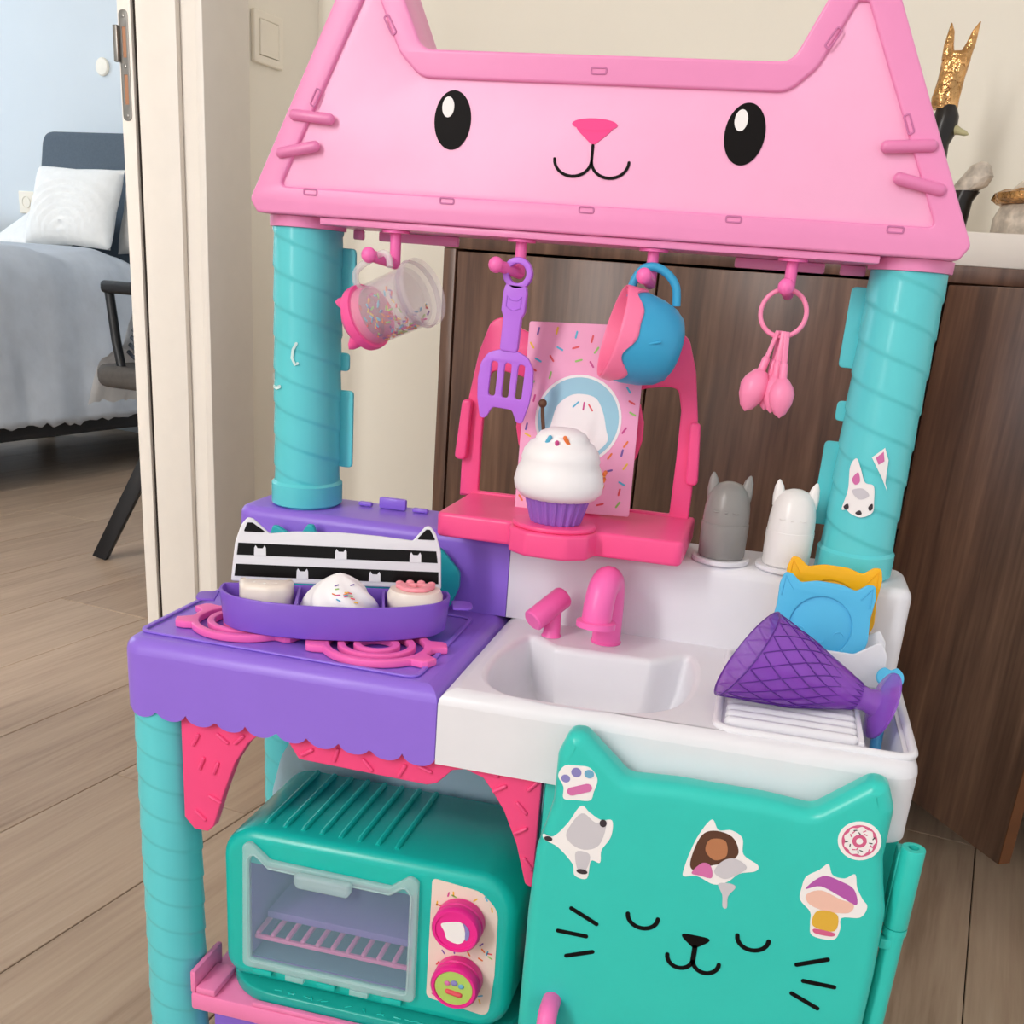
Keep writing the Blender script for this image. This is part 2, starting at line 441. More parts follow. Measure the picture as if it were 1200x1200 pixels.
# ------------------------------------------------------------------ sculptures on the board
GOLD = mat('gold_glaze', 'CB9C66', .2, metal=.95, var=.35, scale=60, bump=.8)
GLZB = mat('black_glaze', '1D1815', .3, var=.2)
GLZW = mat('speckled_glaze', 'CBBFB1', .5, var=.28, scale=55, bump=.5)
BEAK = mat('beak_glaze', 'B5AE86', .4, var=.12)
def lump(me, amp, seed, sc=30):
    from mathutils import noise
    for v in me.vertices:
        v.co += Vector((noise.noise(v.co * sc + Vector((seed, 0, 0))), noise.noise(v.co * sc + Vector((0, seed, 5))), 0)) * amp
    return me
def ring_tube(path, n=18):
    """closed surface through circles (x, y, z, rx, ry)"""
    rings = [[(x + rx * cos(2 * PI * k / n), y + ry * sin(2 * PI * k / n), z) for k in range(n)] for x, y, z, rx, ry in path]
    return loft(rings, True, True)
b0 = (.438, 1.13)
bs = empty('bird_sculpture', RM @ Vector((*b0, .829)), 'black ceramic bird with tall forked gold crown on the board', 'sculpture')
MB = RM @ Matrix.Translation((b0[0], b0[1], .829))
add('body', lump(ring_tube([(0, 0, 0, .03, .03), (0, 0, .01, .034, .034), (-.004, 0, .05, .03, .03), (-.006, 0, .09, .02, .02), (-.002, 0, .12, .016, .016), (.002, 0, .135, .018, .018), (.003, 0, .155, .0165, .0165), (.002, 0, .168, .012, .012)]), .002, 3), GLZB, bs, MB)
add('beak', lathe([(.0075, 0), (.0068, .008), (.0042, .017), (.0034, .024), (.0008, .0285)], 14, axisM((.009, 0, .141), (.037, -.004, .1325))), BEAK, bs, MB)
cr = [ring_tube([(-.002, 0, .163, .0165, .014), (-.003, 0, .175, .0175, .015), (0, 0, .2, .0165, .013), (.002, 0, .222, .0175, .012), (.002, 0, .232, .016, .011)]),
      ring_tube([(-.008, 0, .222, .0085, .009), (-.0105, 0, .24, .0065, .007), (-.012, 0, .256, .004, .005), (-.0125, 0, .266, .001, .001)], 14),
      ring_tube([(.010, 0, .224, .009, .009), (.0155, 0, .242, .0065, .007), (.019, 0, .256, .005, .005), (.0225, 0, .267, .001, .001)], 14)]
add('crown', lump(join(*cr), .003, 9, 45), GOLD, bs, MB)
b1 = (.497, 1.12)
b2s = empty('low_bird_sculpture', RM @ Vector((*b1, .829)), 'low sculpture with speckled grey head on a black foot beside the roof edge', 'sculpture')
MB = RM @ Matrix.Translation((b1[0], b1[1], .829))
add('foot', lump(ring_tube([(-.02, 0, 0, .02, .02), (-.019, 0, .02, .017, .018), (-.015, 0, .05, .016, .016), (-.01, 0, .062, .018, .016)]), .0015, 2), GLZB, b2s, MB)
add('head', lump(ring_tube([(-.014, 0, .0622, .018, .016), (-.006, 0, .07, .022, .018), (0, 0, .082, .02, .017), (.003, 0, .094, .012, .012), (.004, 0, .099, .004, .004)]), .006, 11, 60), GLZW, b2s, MB)
b3 = (.585, 1.12)
pt = empty('lidded_pot', RM @ Vector((*b3, .829)), 'pale speckled ceramic pot with crusty gold rim at the right edge', 'pot')
MB = RM @ Matrix.Translation((b3[0], b3[1], .829))
add('body', lump(ring_tube([(0, 0, 0, .054, .054), (0, 0, .008, .058, .058), (0, 0, .03, .057, .057), (0, 0, .043, .052, .052), (0, 0, .046, .05, .05)], 32), .0012, 2), GLZW, pt, MB)
add('rim', lump(ring_tube([(0, 0, .0465, .056, .056), (0, 0, .052, .064, .064), (0, 0, .06, .062, .062), (0, 0, .065, .05, .05)], 40), .008, 20, 90), [GOLD], pt, MB)
lid = add('lid', lump(ring_tube([(.002, 0, .0655, .044, .044), (.004, 0, .075, .036, .036), (.006, 0, .085, .022, .024), (.006, 0, .09, .008, .009)], 28), .003, 14), GLZW, pt, MB)
b4 = (.575, 1.22)
sb4 = empty('standing_bird_sculpture', RM @ Vector((*b4, .829)), 'grey bird sculpture with only its beak reaching into view behind the pot', 'sculpture')
MB = RM @ Matrix.Translation((b4[0], b4[1], .829))
add('body', lump(ring_tube([(.03, 0, 0, .026, .026), (.03, 0, .05, .024, .024), (.028, 0, .1, .018, .018), (.026, 0, .13, .016, .016), (.026, 0, .15, .008, .008)]), .002, 6), GLZW, sb4, MB)
add('beak', lathe([(.0075, 0), (.0068, .01), (.0048, .022), (.0034, .034), (.0008, .042)], 14, axisM((.014, 0, .134), (-.03, -.004, .140))), BEAK, sb4, MB)

# ------------------------------------------------------------------ bedroom
BEDG = mat('bed_grey', '54606C', .8, var=.06, scale=150, bump=.1)
BEDD = mat('bed_base_dark', '2A2C30', .7)
LINEN = mat('linen_blue_grey', 'C3C9D2', .9, var=.05, scale=14, bump=.25)
PILW = mat('pillow_white', 'F1F1F0', .9, var=.02, scale=40, bump=.15)
PILG = mat('pillow_shaded_grey', 'B9B6B3', .9, var=.03, scale=40, bump=.15)  # shaded side of a cushion put into one even grey
BU0, BU1, BV0, BV1 = -3.02, -2.12, .75, 2.82
bed = empty('bed', RM @ Vector((-2.57, 1.8, 0)), 'grey upholstered single bed with tall headboard in the bedroom', 'bed')
rb('base', BEDD, bed, BU0 + .03, BU1 - .02, BV0, BV1, .15, .30, bev=.02)
rb('mattress', PILW, bed, BU0 + .02, BU1 - .02, BV0, BV1, .3005, .66, bev=.05)
for uu in (BU0 + .1, BU1 - .16):
    for vv in (BV0 + .1, BV1 - .2): rb('leg', BEDD, bed, uu, uu + .05, vv, vv + .05, 0, .1498)
hb = rnd([(BU0 - .04, .1), (BU1 + .1, .1), (BU1 + .06, 1.135), (BU0 + .02, 1.135), (BU0 - .045, .8)], [0, 0, .05, .06, .4], 8)
add('headboard', front([hb], 0, .08, .02), BEDG, bed, RM @ Matrix.Translation((0, BV1 + .02, 0)))
def bedspread():
    from mathutils import noise
    vs, fs = [], []; nu, nv = 40, 70
    # profile across: up the far side, over the top, down the near side
    prof = [(BU0 - .02, .25), (BU0 - .02, .6), (BU0 + .03, .70), (BU0 + .2, .715), (BU1 - .2, .715), (BU1 - .06, .7), (BU1 + .005, .64), (BU1 + .02, .5), (BU1 + .03, .35), (BU1 + .035, .205)]
    pr = [v for v in cat_rom(prof, 5, False)]
    for j in range(nv + 1):
        v = BV0 - .03 + (BV1 - .42 - BV0) * j / nv
        for i, p in enumerate(pr):
            s = i / (len(pr) - 1)
            side = max(0, (s - .62) / .38)
            f = noise.noise(Vector((v * 6, s * 4, 1))) * .02 + noise.noise(Vector((v * 19, s * 6, 4))) * .007
            dz = f if side < .3 else f * .4
            if i == len(pr) - 1: dz += random.uniform(-.014, .006)
            vs.append((p.x + f * side * 1.2, v, p.y + dz))
    n = len(pr)
    for j in range(nv):
        for i in range(n - 1): fs.append((j * n + i, j * n + i + 1, (j + 1) * n + i + 1, (j + 1) * n + i))
    me = pyd(vs, fs)
    return me
bsp = add('bedspread', bedspread(), LINEN, None, RM, smooth=80)
md = bsp.modifiers.new('thick', 'SOLIDIFY'); md.thickness = .008; md.offset = -1
tag(bsp, 'pale blue-grey crinkled bedspread with frayed hem hanging over the bed side', 'bedspread')
def pillow(name, label, loc, rot, wd, ht, th, m, rings=False):
    n = 28; vs, fs = [], []
    for sgn in (1, -1):
        for j in range(n + 1):
            for i in range(n + 1):
                a, b = i / n * 2 - 1, j / n * 2 - 1
                e = max(0, (1 - a ** 4)) ** .5 * max(0, (1 - b ** 4)) ** .5
                pinch = 1 - .07 * (1 - abs(a)) * b * b; pin2 = 1 - .07 * (1 - abs(b)) * a * a
                d = e * th
                if rings and sgn > 0:
                    rr = math.hypot(a * 1.05, (b + .75) * .9)
                    if rr < 1.25: d += .012 * (.5 + .5 * sin(rr * 34)) * e
                vs.append((a * wd * pin2, b * ht * pinch, sgn * d))
    N = (n + 1) ** 2
    for sgn in (0, 1):
        for j in range(n):
            for i in range(n):
                q = (sgn * N + j * (n + 1) + i, sgn * N + j * (n + 1) + i + 1, sgn * N + (j + 1) * (n + 1) + i + 1, sgn * N + (j + 1) * (n + 1) + i)
                fs.append(q)
    me = pyd(vs, fs); bm = bmesh.new(); bm.from_mesh(me); bmesh.ops.remove_doubles(bm, verts=bm.verts, dist=1e-5); me2 = bm_mesh(bm)
    o = add(name, me2, m, None, RM @ Matrix.Translation(loc) @ Matrix.Rotation(rot[2], 4, 'Z') @ Matrix.Rotation(rot[0], 4, 'X') @ Matrix.Rotation(rot[1], 4, 'Z'), smooth=80)
    return tag(o, label, 'pillow', 'pillows on the bed')
pillow('cushion', 'white cushion with raised rainbow arcs leaning on the headboard', (-2.585, 2.57, .858), (1.2, .0, .1), .185, .145, .05, PILW, True)
pillow('pillow', 'pillow coloured in shaded grey, half hidden behind the door frame beside the arc cushion', (-2.30, 2.715, .862), (1.25, .05, .0), .19, .15, .05, PILG)
pillow('pillow', 'flat white pillow lying low at the left of the arc cushion', (-2.86, 2.70, .775), (.55, 0, -.1), .19, .14, .045, PILW)
# round plate and double socket on the bedroom wall
wd = lathe([(.032, 0), (.032, .006), (.028, .01), (0.0001, .011)], 24)
tag(add('wall_button', wd, SW, None, RM @ Matrix.Translation((-2.82, 2.999, 1.38)) @ Matrix.Rotation(PI / 2, 4, 'X')), 'small round pale disc on the bedroom wall above the headboard', 'wall disc')
so = empty('wall_socket', RM @ Vector((-3.27, 3.0, .84)), 'pale wall socket on the bedroom wall left of the headboard', 'wall socket')
add('socket_plate', front([rnd([(0, 0), (.085, 0), (.085, .085), (0, .085)], .006)], 0, .009, .002), SW, so, RM @ Matrix.Translation((-3.31, 2.9905, .84)))
add('socket_well', lathe([(.0001, .0002), (.02, .0002), (.021, .0022), (.023, .0022), (.023, 0)], 24, cap=False), SW, so, RM @ Matrix.Translation((-3.268, 2.9901, .883)) @ Matrix.Rotation(PI / 2, 4, 'X'))
LAMPR = mat('dark_red_wood', '4A201C', .5)
nt_ = empty('bedside_table', RM @ Vector((-3.56, 2.7, 0)), 'dark red-brown bedside table at the far left edge of the bedroom', 'bedside table')
rb('table_top', LAMPR, nt_, -3.80, -3.44, 2.55, 2.9, .82, .86, bev=.008)
for a in (-3.78, -3.49):
    for b in (2.57, 2.85): rb('leg', LAMPR, nt_, a, a + .03, b, b + .03, 0, .8198)
# armchair, most of it behind the door frame
CHB = mat('chair_black', '15161A', .45)
CHS = mat('chair_seat_grey', '4A4643', .8, var=.08, scale=90, bump=.1)
ch = empty('armchair', RM @ Vector((-1.12, 1.62, 0)), 'black metal armchair with grey seat in the bedroom doorway', 'chair')
add('seat', slab([rnd([(-1.375, 1.36), (-.93, 1.38), (-.93, 1.86), (-1.375, 1.88)], .07)], .425, .475, .02, 4), CHS, ch, RM)
add('backrest', boxm(-.96, -.93, 1.40, 1.84, .52, .82, bev=.012), CHS, ch, RM)
for vv, s in ((1.40, -1), (1.84, 1)):
    add('arm', boxm(-1.335, -.94, vv - .022, vv + .022, .635, .662, bev=.009, seg=3), CHB, ch, RM)
    add('arm_post', tube([(-1.325, vv, .637), (-1.312, vv, .53), (-1.30, vv, .47), (-1.28, vv, .445), (-1.2, vv, .44)], .011), CHB, ch, RM)
    add('back_post', tube([(-.945, vv, .44), (-.945, vv, .82)], .011), CHB, ch, RM)
    for a0, a1 in ((-1.17, -1.385), (-1.02, -.91)):
        a, b = Vector((a0, vv - s * .05, .424)), Vector((a1, vv + s * .02, 0))
        q = boxm(-.019, .019, -.010, .010, 0, (b - a).length, bev=.002)
        q.transform(Matrix.Translation(a) @ (b - a).to_track_quat('Z', 'Y').to_matrix().to_4x4() @ Matrix.Rotation(PI / 2, 4, 'Z'))
        for v in q.vertices:
            v.co.z = max(v.co.z, .0)
        add('leg', q, CHB, ch, RM)
TUL = mat('tulle_white', 'F4F7FB', .9, alpha=.88, var=.02)
STRP = mat('striped_cloth_dark', '3C424C', .9)
def drape():
    from mathutils import noise
    vs, fs = [], []
    nu, nv = 26, 22
    path = [Vector(p) for p in ((-1.24, .665), (-1.29, .63), (-1.325, .56), (-1.345, .505), (-1.375, .488), (-1.405, .465), (-1.42, .42), (-1.435, .365))]
    pp = cat_rom([(p.x, 0, p.y) for p in path], 4, False)
    for i, p in enumerate(pp):
        for j in range(nv + 1):
            t = j / nv
            f = noise.noise(Vector((i * .18, t * 9, 2))) * .012 + sin(t * 24) * .006
            vs.append((p.x + f * .6, 1.47 + t * .22 + (i / len(pp)) * (t - .5) * .1, p.z + abs(f) + .004))
    for i in range(len(pp) - 1):
        for j in range(nv): fs.append((i * (nv + 1) + j, i * (nv + 1) + j + 1, (i + 1) * (nv + 1) + j + 1, (i + 1) * (nv + 1) + j))
    return pyd(vs, fs)
dr = empty('tulle_skirt', RM @ Vector((-1.25, 1.56, .48)), 'white tulle skirt with striped bodice thrown over the armchair seat', 'skirt')
add('tulle', drape(), TUL, dr, RM, smooth=80)
for i in range(6):
    add('stripe', tube([(-1.285 - .006 * i, 1.44, .59 - .017 * i), (-1.262 - .006 * i, 1.436, .577 - .017 * i), (-1.22 - .006 * i, 1.436, .58 - .017 * i)], .005), STRP, dr, RM)
# ------------------------------------------------------------------ toy kitchen
KC = .3035                         # its middle
K = empty('play_kitchen', (.30, .14, 0), 'toy play kitchen with pink cat-face roof, teal columns, purple and white counter', 'play kitchen')
# --- counters
CT, CB, YB, YD = .45, .391, .197, .285
XB = .2632
def skirt(x0, x1, rs, holes, zlow, fil=.011):
    """counter shell: rounded top edge, apron going down to zlow(point), open underneath"""
    rings = []
    for k in range(5):
        a = PI / 2 * k / 4
        rings.append([(x, y, CT - fil + fil * cos(a)) for x, y in rrect(x0, x1, 0, YD, rs, fil * (1 - sin(a)), 10)])
    base = rrect(x0, x1, 0, YD, rs, 0, 10)
    # denser outline so that the scallops can be cut
    def dens(ring_i):
        pts = rrect(x0, x1, 0, YD, rs, ring_i, 10); out = []
        for i, p in enumerate(pts):
            q = pts[(i + 1) % len(pts)]; L = math.hypot(base[(i + 1) % len(base)][0] - base[i][0], base[(i + 1) % len(base)][1] - base[i][1])
            m = max(1, int(L / .0022))
            for j in range(m): out.append((p[0] + (q[0] - p[0]) * j / m, p[1] + (q[1] - p[1]) * j / m))
        return out
    top = loft(rings)
    d0, d1 = dens(0), dens(.004)
    s = 0; zs = []
    for i, p in enumerate(d0):
        zs.append(zlow(p, s)); s += math.hypot(d0[(i + 1) % len(d0)][0] - p[0], d0[(i + 1) % len(d0)][1] - p[1])
    ap = loft([[(x, y, CT - fil) for x, y in d0], [(x, y, z) for (x, y), z in zip(d0, zs)], [(x, y, z) for (x, y), z in zip(d1, zs)], [(x, y, CT - fil - .004) for x, y in d1]])
    lid = flat([rrect(x0, x1, 0, YD, rs, fil, 10)] + holes, 0)
    lid.transform(XY(CT))
    return join(top, ap, lid)
def scal(p, s):
    if p[1] > YD - .002: return CB
    # distance along the outline measured from the seam with the white half
    d = (XB - p[0]) if p[1] < .02 else (XB - .02 + p[1])
    t = (d / .0257) % 1
    return .3955 - .0085 * math.sqrt(max(0, 1 - (2 * t - 1) ** 2)) ** 1.0
stove = add('stove_counter', skirt(.0, XB - .0004, (.02, .0008, .0008, .02), [], scal), PURP, K, smooth=35)
sink_o = [tuple(p) for p in cat_rom([(.291, .040), (.310, .019), (.345, .013), (.385, .016), (.415, .028), (.432, .052), (.438, .09), (.437, .13), (.430, .160), (.422, .156), (.405, .1385), (.39, .136), (.33, .1345), (.318, .137), (.303, .150), (.295, .152), (.288, .12), (.285, .08)], 5)]
rec_o = rnd([(.5645, .021), (.5905, .021), (.5905, .150), (.5645, .150)], .006, 4)
counter = add('sink_counter', skirt(XB, .601, (.0008, .02, .02, .0008), [offs(sink_o, .006), rec_o], lambda p, s: CB), WHITE, K, smooth=35)
rg = []
for k in range(5):
    a = PI / 2 * k / 4; rg.append([(x, y, CT - .006 + .006 * cos(a)) for x, y in offs(sink_o, .006 * (1 - sin(a)))])
cx0, cy0 = .362, .085
for sc, z in ((.97, .43), (.95, .415), (.90, .404), (.80, .3985), (.5, .397), (.1, .3968)):
    rg.append([(cx0 + (x - cx0) * sc, cy0 + (y - cy0) * sc, z) for x, y in sink_o])
sink = add('sink_basin', loft(rg, True), WHITE, K, smooth=50)
add('drain', lathe([(.0085, 0), (.0085, .001), (.006, .0016), (.0001, .0012)], 20, Matrix.Translation((.362, .088, .3971))), mat('drain_grey', 'C9C6C8', .3), sink)
rr = []
for z, ins in ((CT, 0), (CT - .002, .0008), (.412, .002), (.408, .005)): rr.append([(x, y, z) for x, y in offs(rec_o, -ins)])
add('cutlery_well', loft(rr, True), WHITE, K)
# --- backsplashes
def bsp_(x0, x1, rs):
    rings = []; fil = .009
    rings.append([(x, y, CT) for x, y in rrect(x0, x1, YB, YD, rs, 0, 8)])
    for k in range(5):
        a = PI / 2 * k / 4; rings.append([(x, y, .52 - fil + fil * sin(a)) for x, y in rrect(x0, x1, YB, YD, rs, fil * (1 - cos(a)), 8)])
    return loft(rings, True)
bl = add('stove_backsplash', bsp_(0, XB - .0004, (.014, .0008, .0008, .014)), PURP, K, smooth=35)
add('sink_backsplash', bsp_(XB, .601, (.0008, .014, .02, .0008)), WHITE, K, smooth=35)
for x0, x1, zz in ((.097, .111, .5245), (.118, .145, .531), (.151, .167, .5245)):
    add('clip_tab', boxm(x0, x1, .255, .261, .5202, zz, bev=.002), PURP, bl)
# --- burner field and burners
field = rnd([(.006, .020), (.243, .013), (.240, .178), (.006, .178)], .012)
add('burner_field', slab([offs(field[::1], 0), offs(field, -.004)], .4502, .4522, .0008), PURP, stove)
def burner(cx, cy):
    rad = .044
    def outl(r, ears):
        pts = []
        n = 96
        for k in range(n):
            a = 360 * k / n; rr = r
            if ears:
                for c, h in ((205, .012), (158, .012), (338, .012), (22, .012)):
                    d = abs((a - c + 180) % 360 - 180)
                    if d < 12: rr = max(rr, r + h * min(1, (12 - d) / 5))
            pts.append((cx + rr * cos(math.radians(a)), cy + rr * .97 * sin(math.radians(a))))
        return pts
    o = add('burner', slab([outl(rad, True), outl(rad - .0065, False)], .4505, .4565, .0012), BURN, stove, smooth=30)
    for r in (.031, .0185): add('burner_ring', slab([outl(r, False), outl(r - .006, False)], .4505, .4565, .0012), BURN, stove, smooth=30)
    return o
burner(.075, .070); burner(.192, .062)
# --- faucet
fa = tube([tuple(p) for p in cat_rom([(.359, .168, .45), (.3588, .168, .47), (.3585, .168, .488), (.358, .163, .502), (.357, .152, .5075), (.3555, .140, .503), (.3545, .134, .490), (.354, .1325, .476)], 5, False)], .0122, res=6)
fau = add('faucet', fa, BURN, K, smooth=70)
add('spout_lip', lathe([(.0122, 0), (.0162, .0006), (.0162, .0052), (.0122, .006)], 28, axisM((.354, .1322, .4725), (.3542, .1332, .485))), BURN, fau)
add('faucet_foot', lathe([(.013, 0), (.013, .001), (.011, .002)], 28, Matrix.Translation((.359, .168, .4502))), BURN, fau)
th = add('tap_handle', lathe([(.0001, 0), (.0085, 0), (.0098, .0012), (.0098, .036), (.0088, .038), (.0001, .038)], 28, axisM((.2985, .145, .466), (.3155, .168, .481)), cap=False), BURN, K)
add('tap_post', lathe([(.0088, .0), (.0075, .002), (.0068, .0235)], 24, Matrix.Translation((.3125, .163, .4502))), BURN, th)
# --- draining rack, rim, plate holder
rim = rrect(.4625, .5965, .0125, .192, (.012, .012, .012, .012), 0, 6)
add('rack_rim', tube([(x, y, .4505) for x, y in rim], .0032, True), WHITE, counter)
for i in range(7):
    y = .0265 + i * .0128
    add('rack_ridge', capsule((.472, y, .4515), (.5555, y, .4515), .0044, 10), WHITE, counter)
add('rack_wall', boxm(.5595, .5632, .018, .152, .4502, .4545, bev=.001), WHITE, counter)
def catwall(z):
    return rnd([(.492, .4503), (.586, .4503), (.5835, z + .003), (.577, z + .013), (.5585, z), (.518, z), (.499, z + .013), (.494, z + .003)], [.001, .001, .006, .003, .006, .006, .003, .006], 4)
add('plate_holder', front([catwall(.476)], .1485, .1515, .001), WHITE, counter)
add('plate_holder', front([catwall(.479)], .1715, .1745, .001), WHITE, counter)
# --- columns with wound bands
def column(cx, cy, a, b, z0, z1, phase=0, step=.0012, pit=.0285):
    n, nz = 64, int((z1 - z0) / .0014); vs, fs = [], []
    for j in range(nz + 1):
        z = z0 + (z1 - z0) * j / nz
        for k in range(n):
            ph = 2 * PI * k / n
            t = ((z + 2 * pit * ph / (2 * PI)) / pit + phase) % 1
            e = step * (t / .06 if t < .06 else 1 - (t - .06) / .94)
            vs.append((cx + (a + e) * cos(ph), cy + (b + e) * sin(ph), z))
    for j in range(nz):
        for k in range(n): fs.append((j * n + k, j * n + (k + 1) % n, (j + 1) * n + (k + 1) % n, (j + 1) * n + k))
    fs.append(tuple(range(n))); fs.append(tuple(range(nz * n, nz * n + n)))
    return pyd(vs, fs)
CA, CBb = .0285, .0345
for cx, sgn in ((.0516, 1), (.553, -1)):
    co = add('column', column(cx, .241, CA, CBb, .5202, .7600, .3 if sgn > 0 else .1), TEALC, K, smooth=60)
    add('base_ring', lathe([(CA + .001, 0), (CA + .0032, .002), (CA + .0032, .02), (CA + .001, .0225)], 48, Matrix.Translation((cx, .241, .5204)), sq=1.2), TEALC, co, smooth=40)
    for z0, z1, ww in ((.685, .747, .0125), (.643, .659, .008), (.556, .626, .0125)):
        x0, x1 = (cx + CA - .004, cx + CA + ww - .001) if sgn > 0 else (cx - CA - ww + .001, cx - CA + .004)
        add('clip_tab', front([rnd([(x0, z0), (x1, z0), (x1, z1), (x0, z1)], .004, 4)], .2505, .2545, .001), TEALC, co)
    add('column_cap', lathe([(CA + .003, 0), (CA + .0032, .001), (CA + .0032, .0085), (CA + .001, .009)], 48, Matrix.Translation((cx, .241, .7602)), sq=1.2), PINKF, co)
# --- legs
lg = []
for cx, cy in ((.0248, .0265), (.0248, .2565), (.576, .2565)):
    add('leg', column(cx, cy, .0243, .0243, 0, .3925, .5, .0011, .027), TEALC, K, smooth=60)
# --- roof
def roof_out(ins=0):
    h = [(-.278 + ins, .7690 + ins), (-.2845 + ins * 1.1, .7790 + ins), (-.1845, .975 - ins * 1.9), (-.1785, .975 - ins * 1.9), (-.139 - ins * .6, .892 - ins)]
    pts = [(KC + x, z) for x, z in h]
    rs = [.004, .006, .012, .012, .014]
    full = pts + [(2 * KC - x, z) for x, z in reversed(pts)]
    return rnd(full, rs + rs[::-1], 6)
inn = [(-.2575, .7900), (-.1850, .9300), (-.1775, .9300), (-.1575, .8890), (-.139, .8725)]
ip = [(KC + x, z) for x, z in inn]
inner = rnd(ip + [(2 * KC - x, z) for x, z in reversed(ip)], [.004, .003, .003, .028, .02, .02, .028, .003, .003, .004], 6)
YR = .195
rf = add('roof_frame', front([roof_out(), inner], YR, YR + .036, .0022, 3), PINKF, K, smooth=35)
add('roof_back', front([roof_out(.009)], YR + .0362, .286, .004, 2), PINKF, rf, smooth=35)
pan_in = [(x, z - (.0028 if z > .905 else 0)) for x, z in offs(inner, .0)]
fp = add('face_panel', front([offs(inner, -.0009)], YR + .0035, YR + .0085, .0005), PINKP, K)
YF = YR + .0035
def decal(name, outs, y, m, parent, t=.0006): return add(name, front(outs, y - t, y, 0), m, parent, smooth=None)
for s in (-1, 1):
    ex = KC + s * .1125
    e = decal('eye', [ell(ex, .8445, .0148, .0208, 40, -.06)], YF, BLACK, fp)
    decal('eye_highlight', [ell(ex - .0038, .8535, .0048, .0072, 24, -.06)], YF - .0007, WPRINT, fp)
decal('nose', [rnd([(KC - .0195, .8472), (KC + .0195, .8472), (KC, .8315)], [.009, .009, .005], 8)], YF, PNOSE, fp)
decal('nose', [ell(KC, .8462, .0175, .0042, 24)], YF - .00025, PNOSE, fp)
decal('mouth', [line2([(KC, .832), (KC, .822)], .0022)], YF, BLACK, fp)
for s in (-1, 1):
    decal('mouth', [line2(arc(KC + s * .0145, .8215, .0145, .0115, 180 if s < 0 else 0, 360 if s < 0 else -180, 16), .0022)], YF - .0001, BLACK, fp)
for s in (-1, 1):
    for (x0, z0, x1, z1) in ((.2135, .8405, .244, .8425), (.226, .8205, .2555, .8145)):
        add('whisker_rib', capsule((KC + s * x0, YR - .001, z0), (KC + s * x1, YR - .001, z1), .0042), RIB, rf)
SLOT = mat('slot_shade', 'CC76A8', .6)  # darker pink outline, paints the shade of the recessed slots
def slot(x, z, ang, ln=.0125):
    me = flat([rnd([(-ln / 2, -.0026), (ln / 2, -.0026), (ln / 2, .0026), (-ln / 2, .0026)], .002), rnd([(-ln / 2 + .0012, -.0014), (ln / 2 - .0012, -.0014), (ln / 2 - .0012, .0014), (-ln / 2 + .0012, .0014)], .001)], .0007, .0002)
    add('slot_shade_outline', me, SLOT, rf, XZ(YR) @ Matrix.Translation((x, z, 0)) @ Matrix.Rotation(ang, 4, 'Z'))
for x in (-.230, -.113, 0, .113, .230): slot(KC + x, .7868, 0)
slot(KC, .8815, 0)
for s in (-1, 1):
    slot(KC + s * .165, .907, s * 1.02, .015); slot(KC + s * .226, .8555, -s * 1.12, .014)
add('roof_lip', boxm(.08, .527, YR + .004, .275, .7632, .7688, bev=.001), PINKF, rf)
for x0, x1 in ((.084, .0935), (.108, .181), (.418, .490), (.502, .522)):
    add('roof_tab', boxm(x0, x1, .262, .268, .755, .763, bev=.0015), SLOT if 0 else PINKF, rf)
# --- hooks
HX = (.142, .2495, .357, .4645)
for i, hx in enumerate(HX):
    hk = add('hook', join(lathe([(.0115, 0), (.0115, .0022)], 24, Matrix.Translation((hx, .213, .7608))), capsule((hx, .213, .7610), (hx, .213, .7385), .0046), capsule((hx, .213, .7375), (hx - (.012 if i < 2 else .002), .188, .742), .0046), ball((hx - (.013 if i < 2 else .002), .186, .7423), .0062)), HOOKP, K, smooth=70)
# --- valance with cat-head opening, shelf, back panel
val = [(.0495, .43), (.0495, .30), (.058, .2905), (.070, .2905), (.0755, .296), (.0805, .312), (.0855, .3284), (.0959, .357), (.1073, .3762), (.1215, .390), (.130, .393), (.1385, .389), (.1508, .3709), (.256, .3689), (.264, .3719), (.2755, .3848), (.2853, .3874), (.2996, .383), (.3061, .375), (.3172, .3592), (.3292, .3324), (.3385, .300), (.3445, .297), (.3445, .43)]
vl = add('valance', front([rnd(val, .0025, 2)], .0065, .0165, .0012), HOT2, K)
for x, z, a in ((.0625, .372, 1.1), (.086, .377, -.6), (.067, .352, 1.2), (.0795, .350, 1.2), (.1005, .379, .8), (.078, .322, -.4), (.0645, .3045, -.7), (.158, .3785, .6), (.182, .3805, 1.3), (.208, .377, -.8), (.236, .3775, 1.1), (.254, .382, -.3), (.313, .377, .6), (.331, .364, -.8), (.3315, .345, .6), (.3395, .318, -.9), (.306, .388, -.2), (.338, .384, .9)):
    add('sprinkle', capsule((x - .0048 * cos(a), .0060, z - .0048 * sin(a)), (x + .0048 * cos(a), .0060, z + .0048 * sin(a)), .0017, 8), HOT2, vl)
bpn = rnd([(.0505, .1505), (.343, .1505), (.343, .388), (.122, .388), (.083, .330), (.0600, .289), (.0505, .250)], [0, 0, 0, .02, .05, .05, .03], 6)
bk = add('back_panel', front([bpn], .165, .169, .0006), PANELB, K)
decal('eye', [ell(.272, .3365, .007, .008, 24)], .165, BLACK, bk)
sh = add('oven_shelf', boxm(.0512, .3436, .001, .283, .112, .130, bev=.003), SHELFP, K)
add('shelf_corner', boxm(.0515, .0565, .0012, .05, .1302, .152, bev=.0015), SHELFP, sh)
add('shelf_corner', boxm(.0567, .075, .0012, .04, .1302, .137, bev=.0015), SHELFP, sh)
add('shelf_corner', boxm(.0515, .06, .20, .24, .1302, .175, bev=.0039), SHELFP, sh)
add('shelf_strip', boxm(.11, .3434, .0012, .0065, .1302, .1345, bev=.001), SHELFP, sh)
add('lower_panel', boxm(.058, .343, .03, .04, .03, .1118), PURP, K)
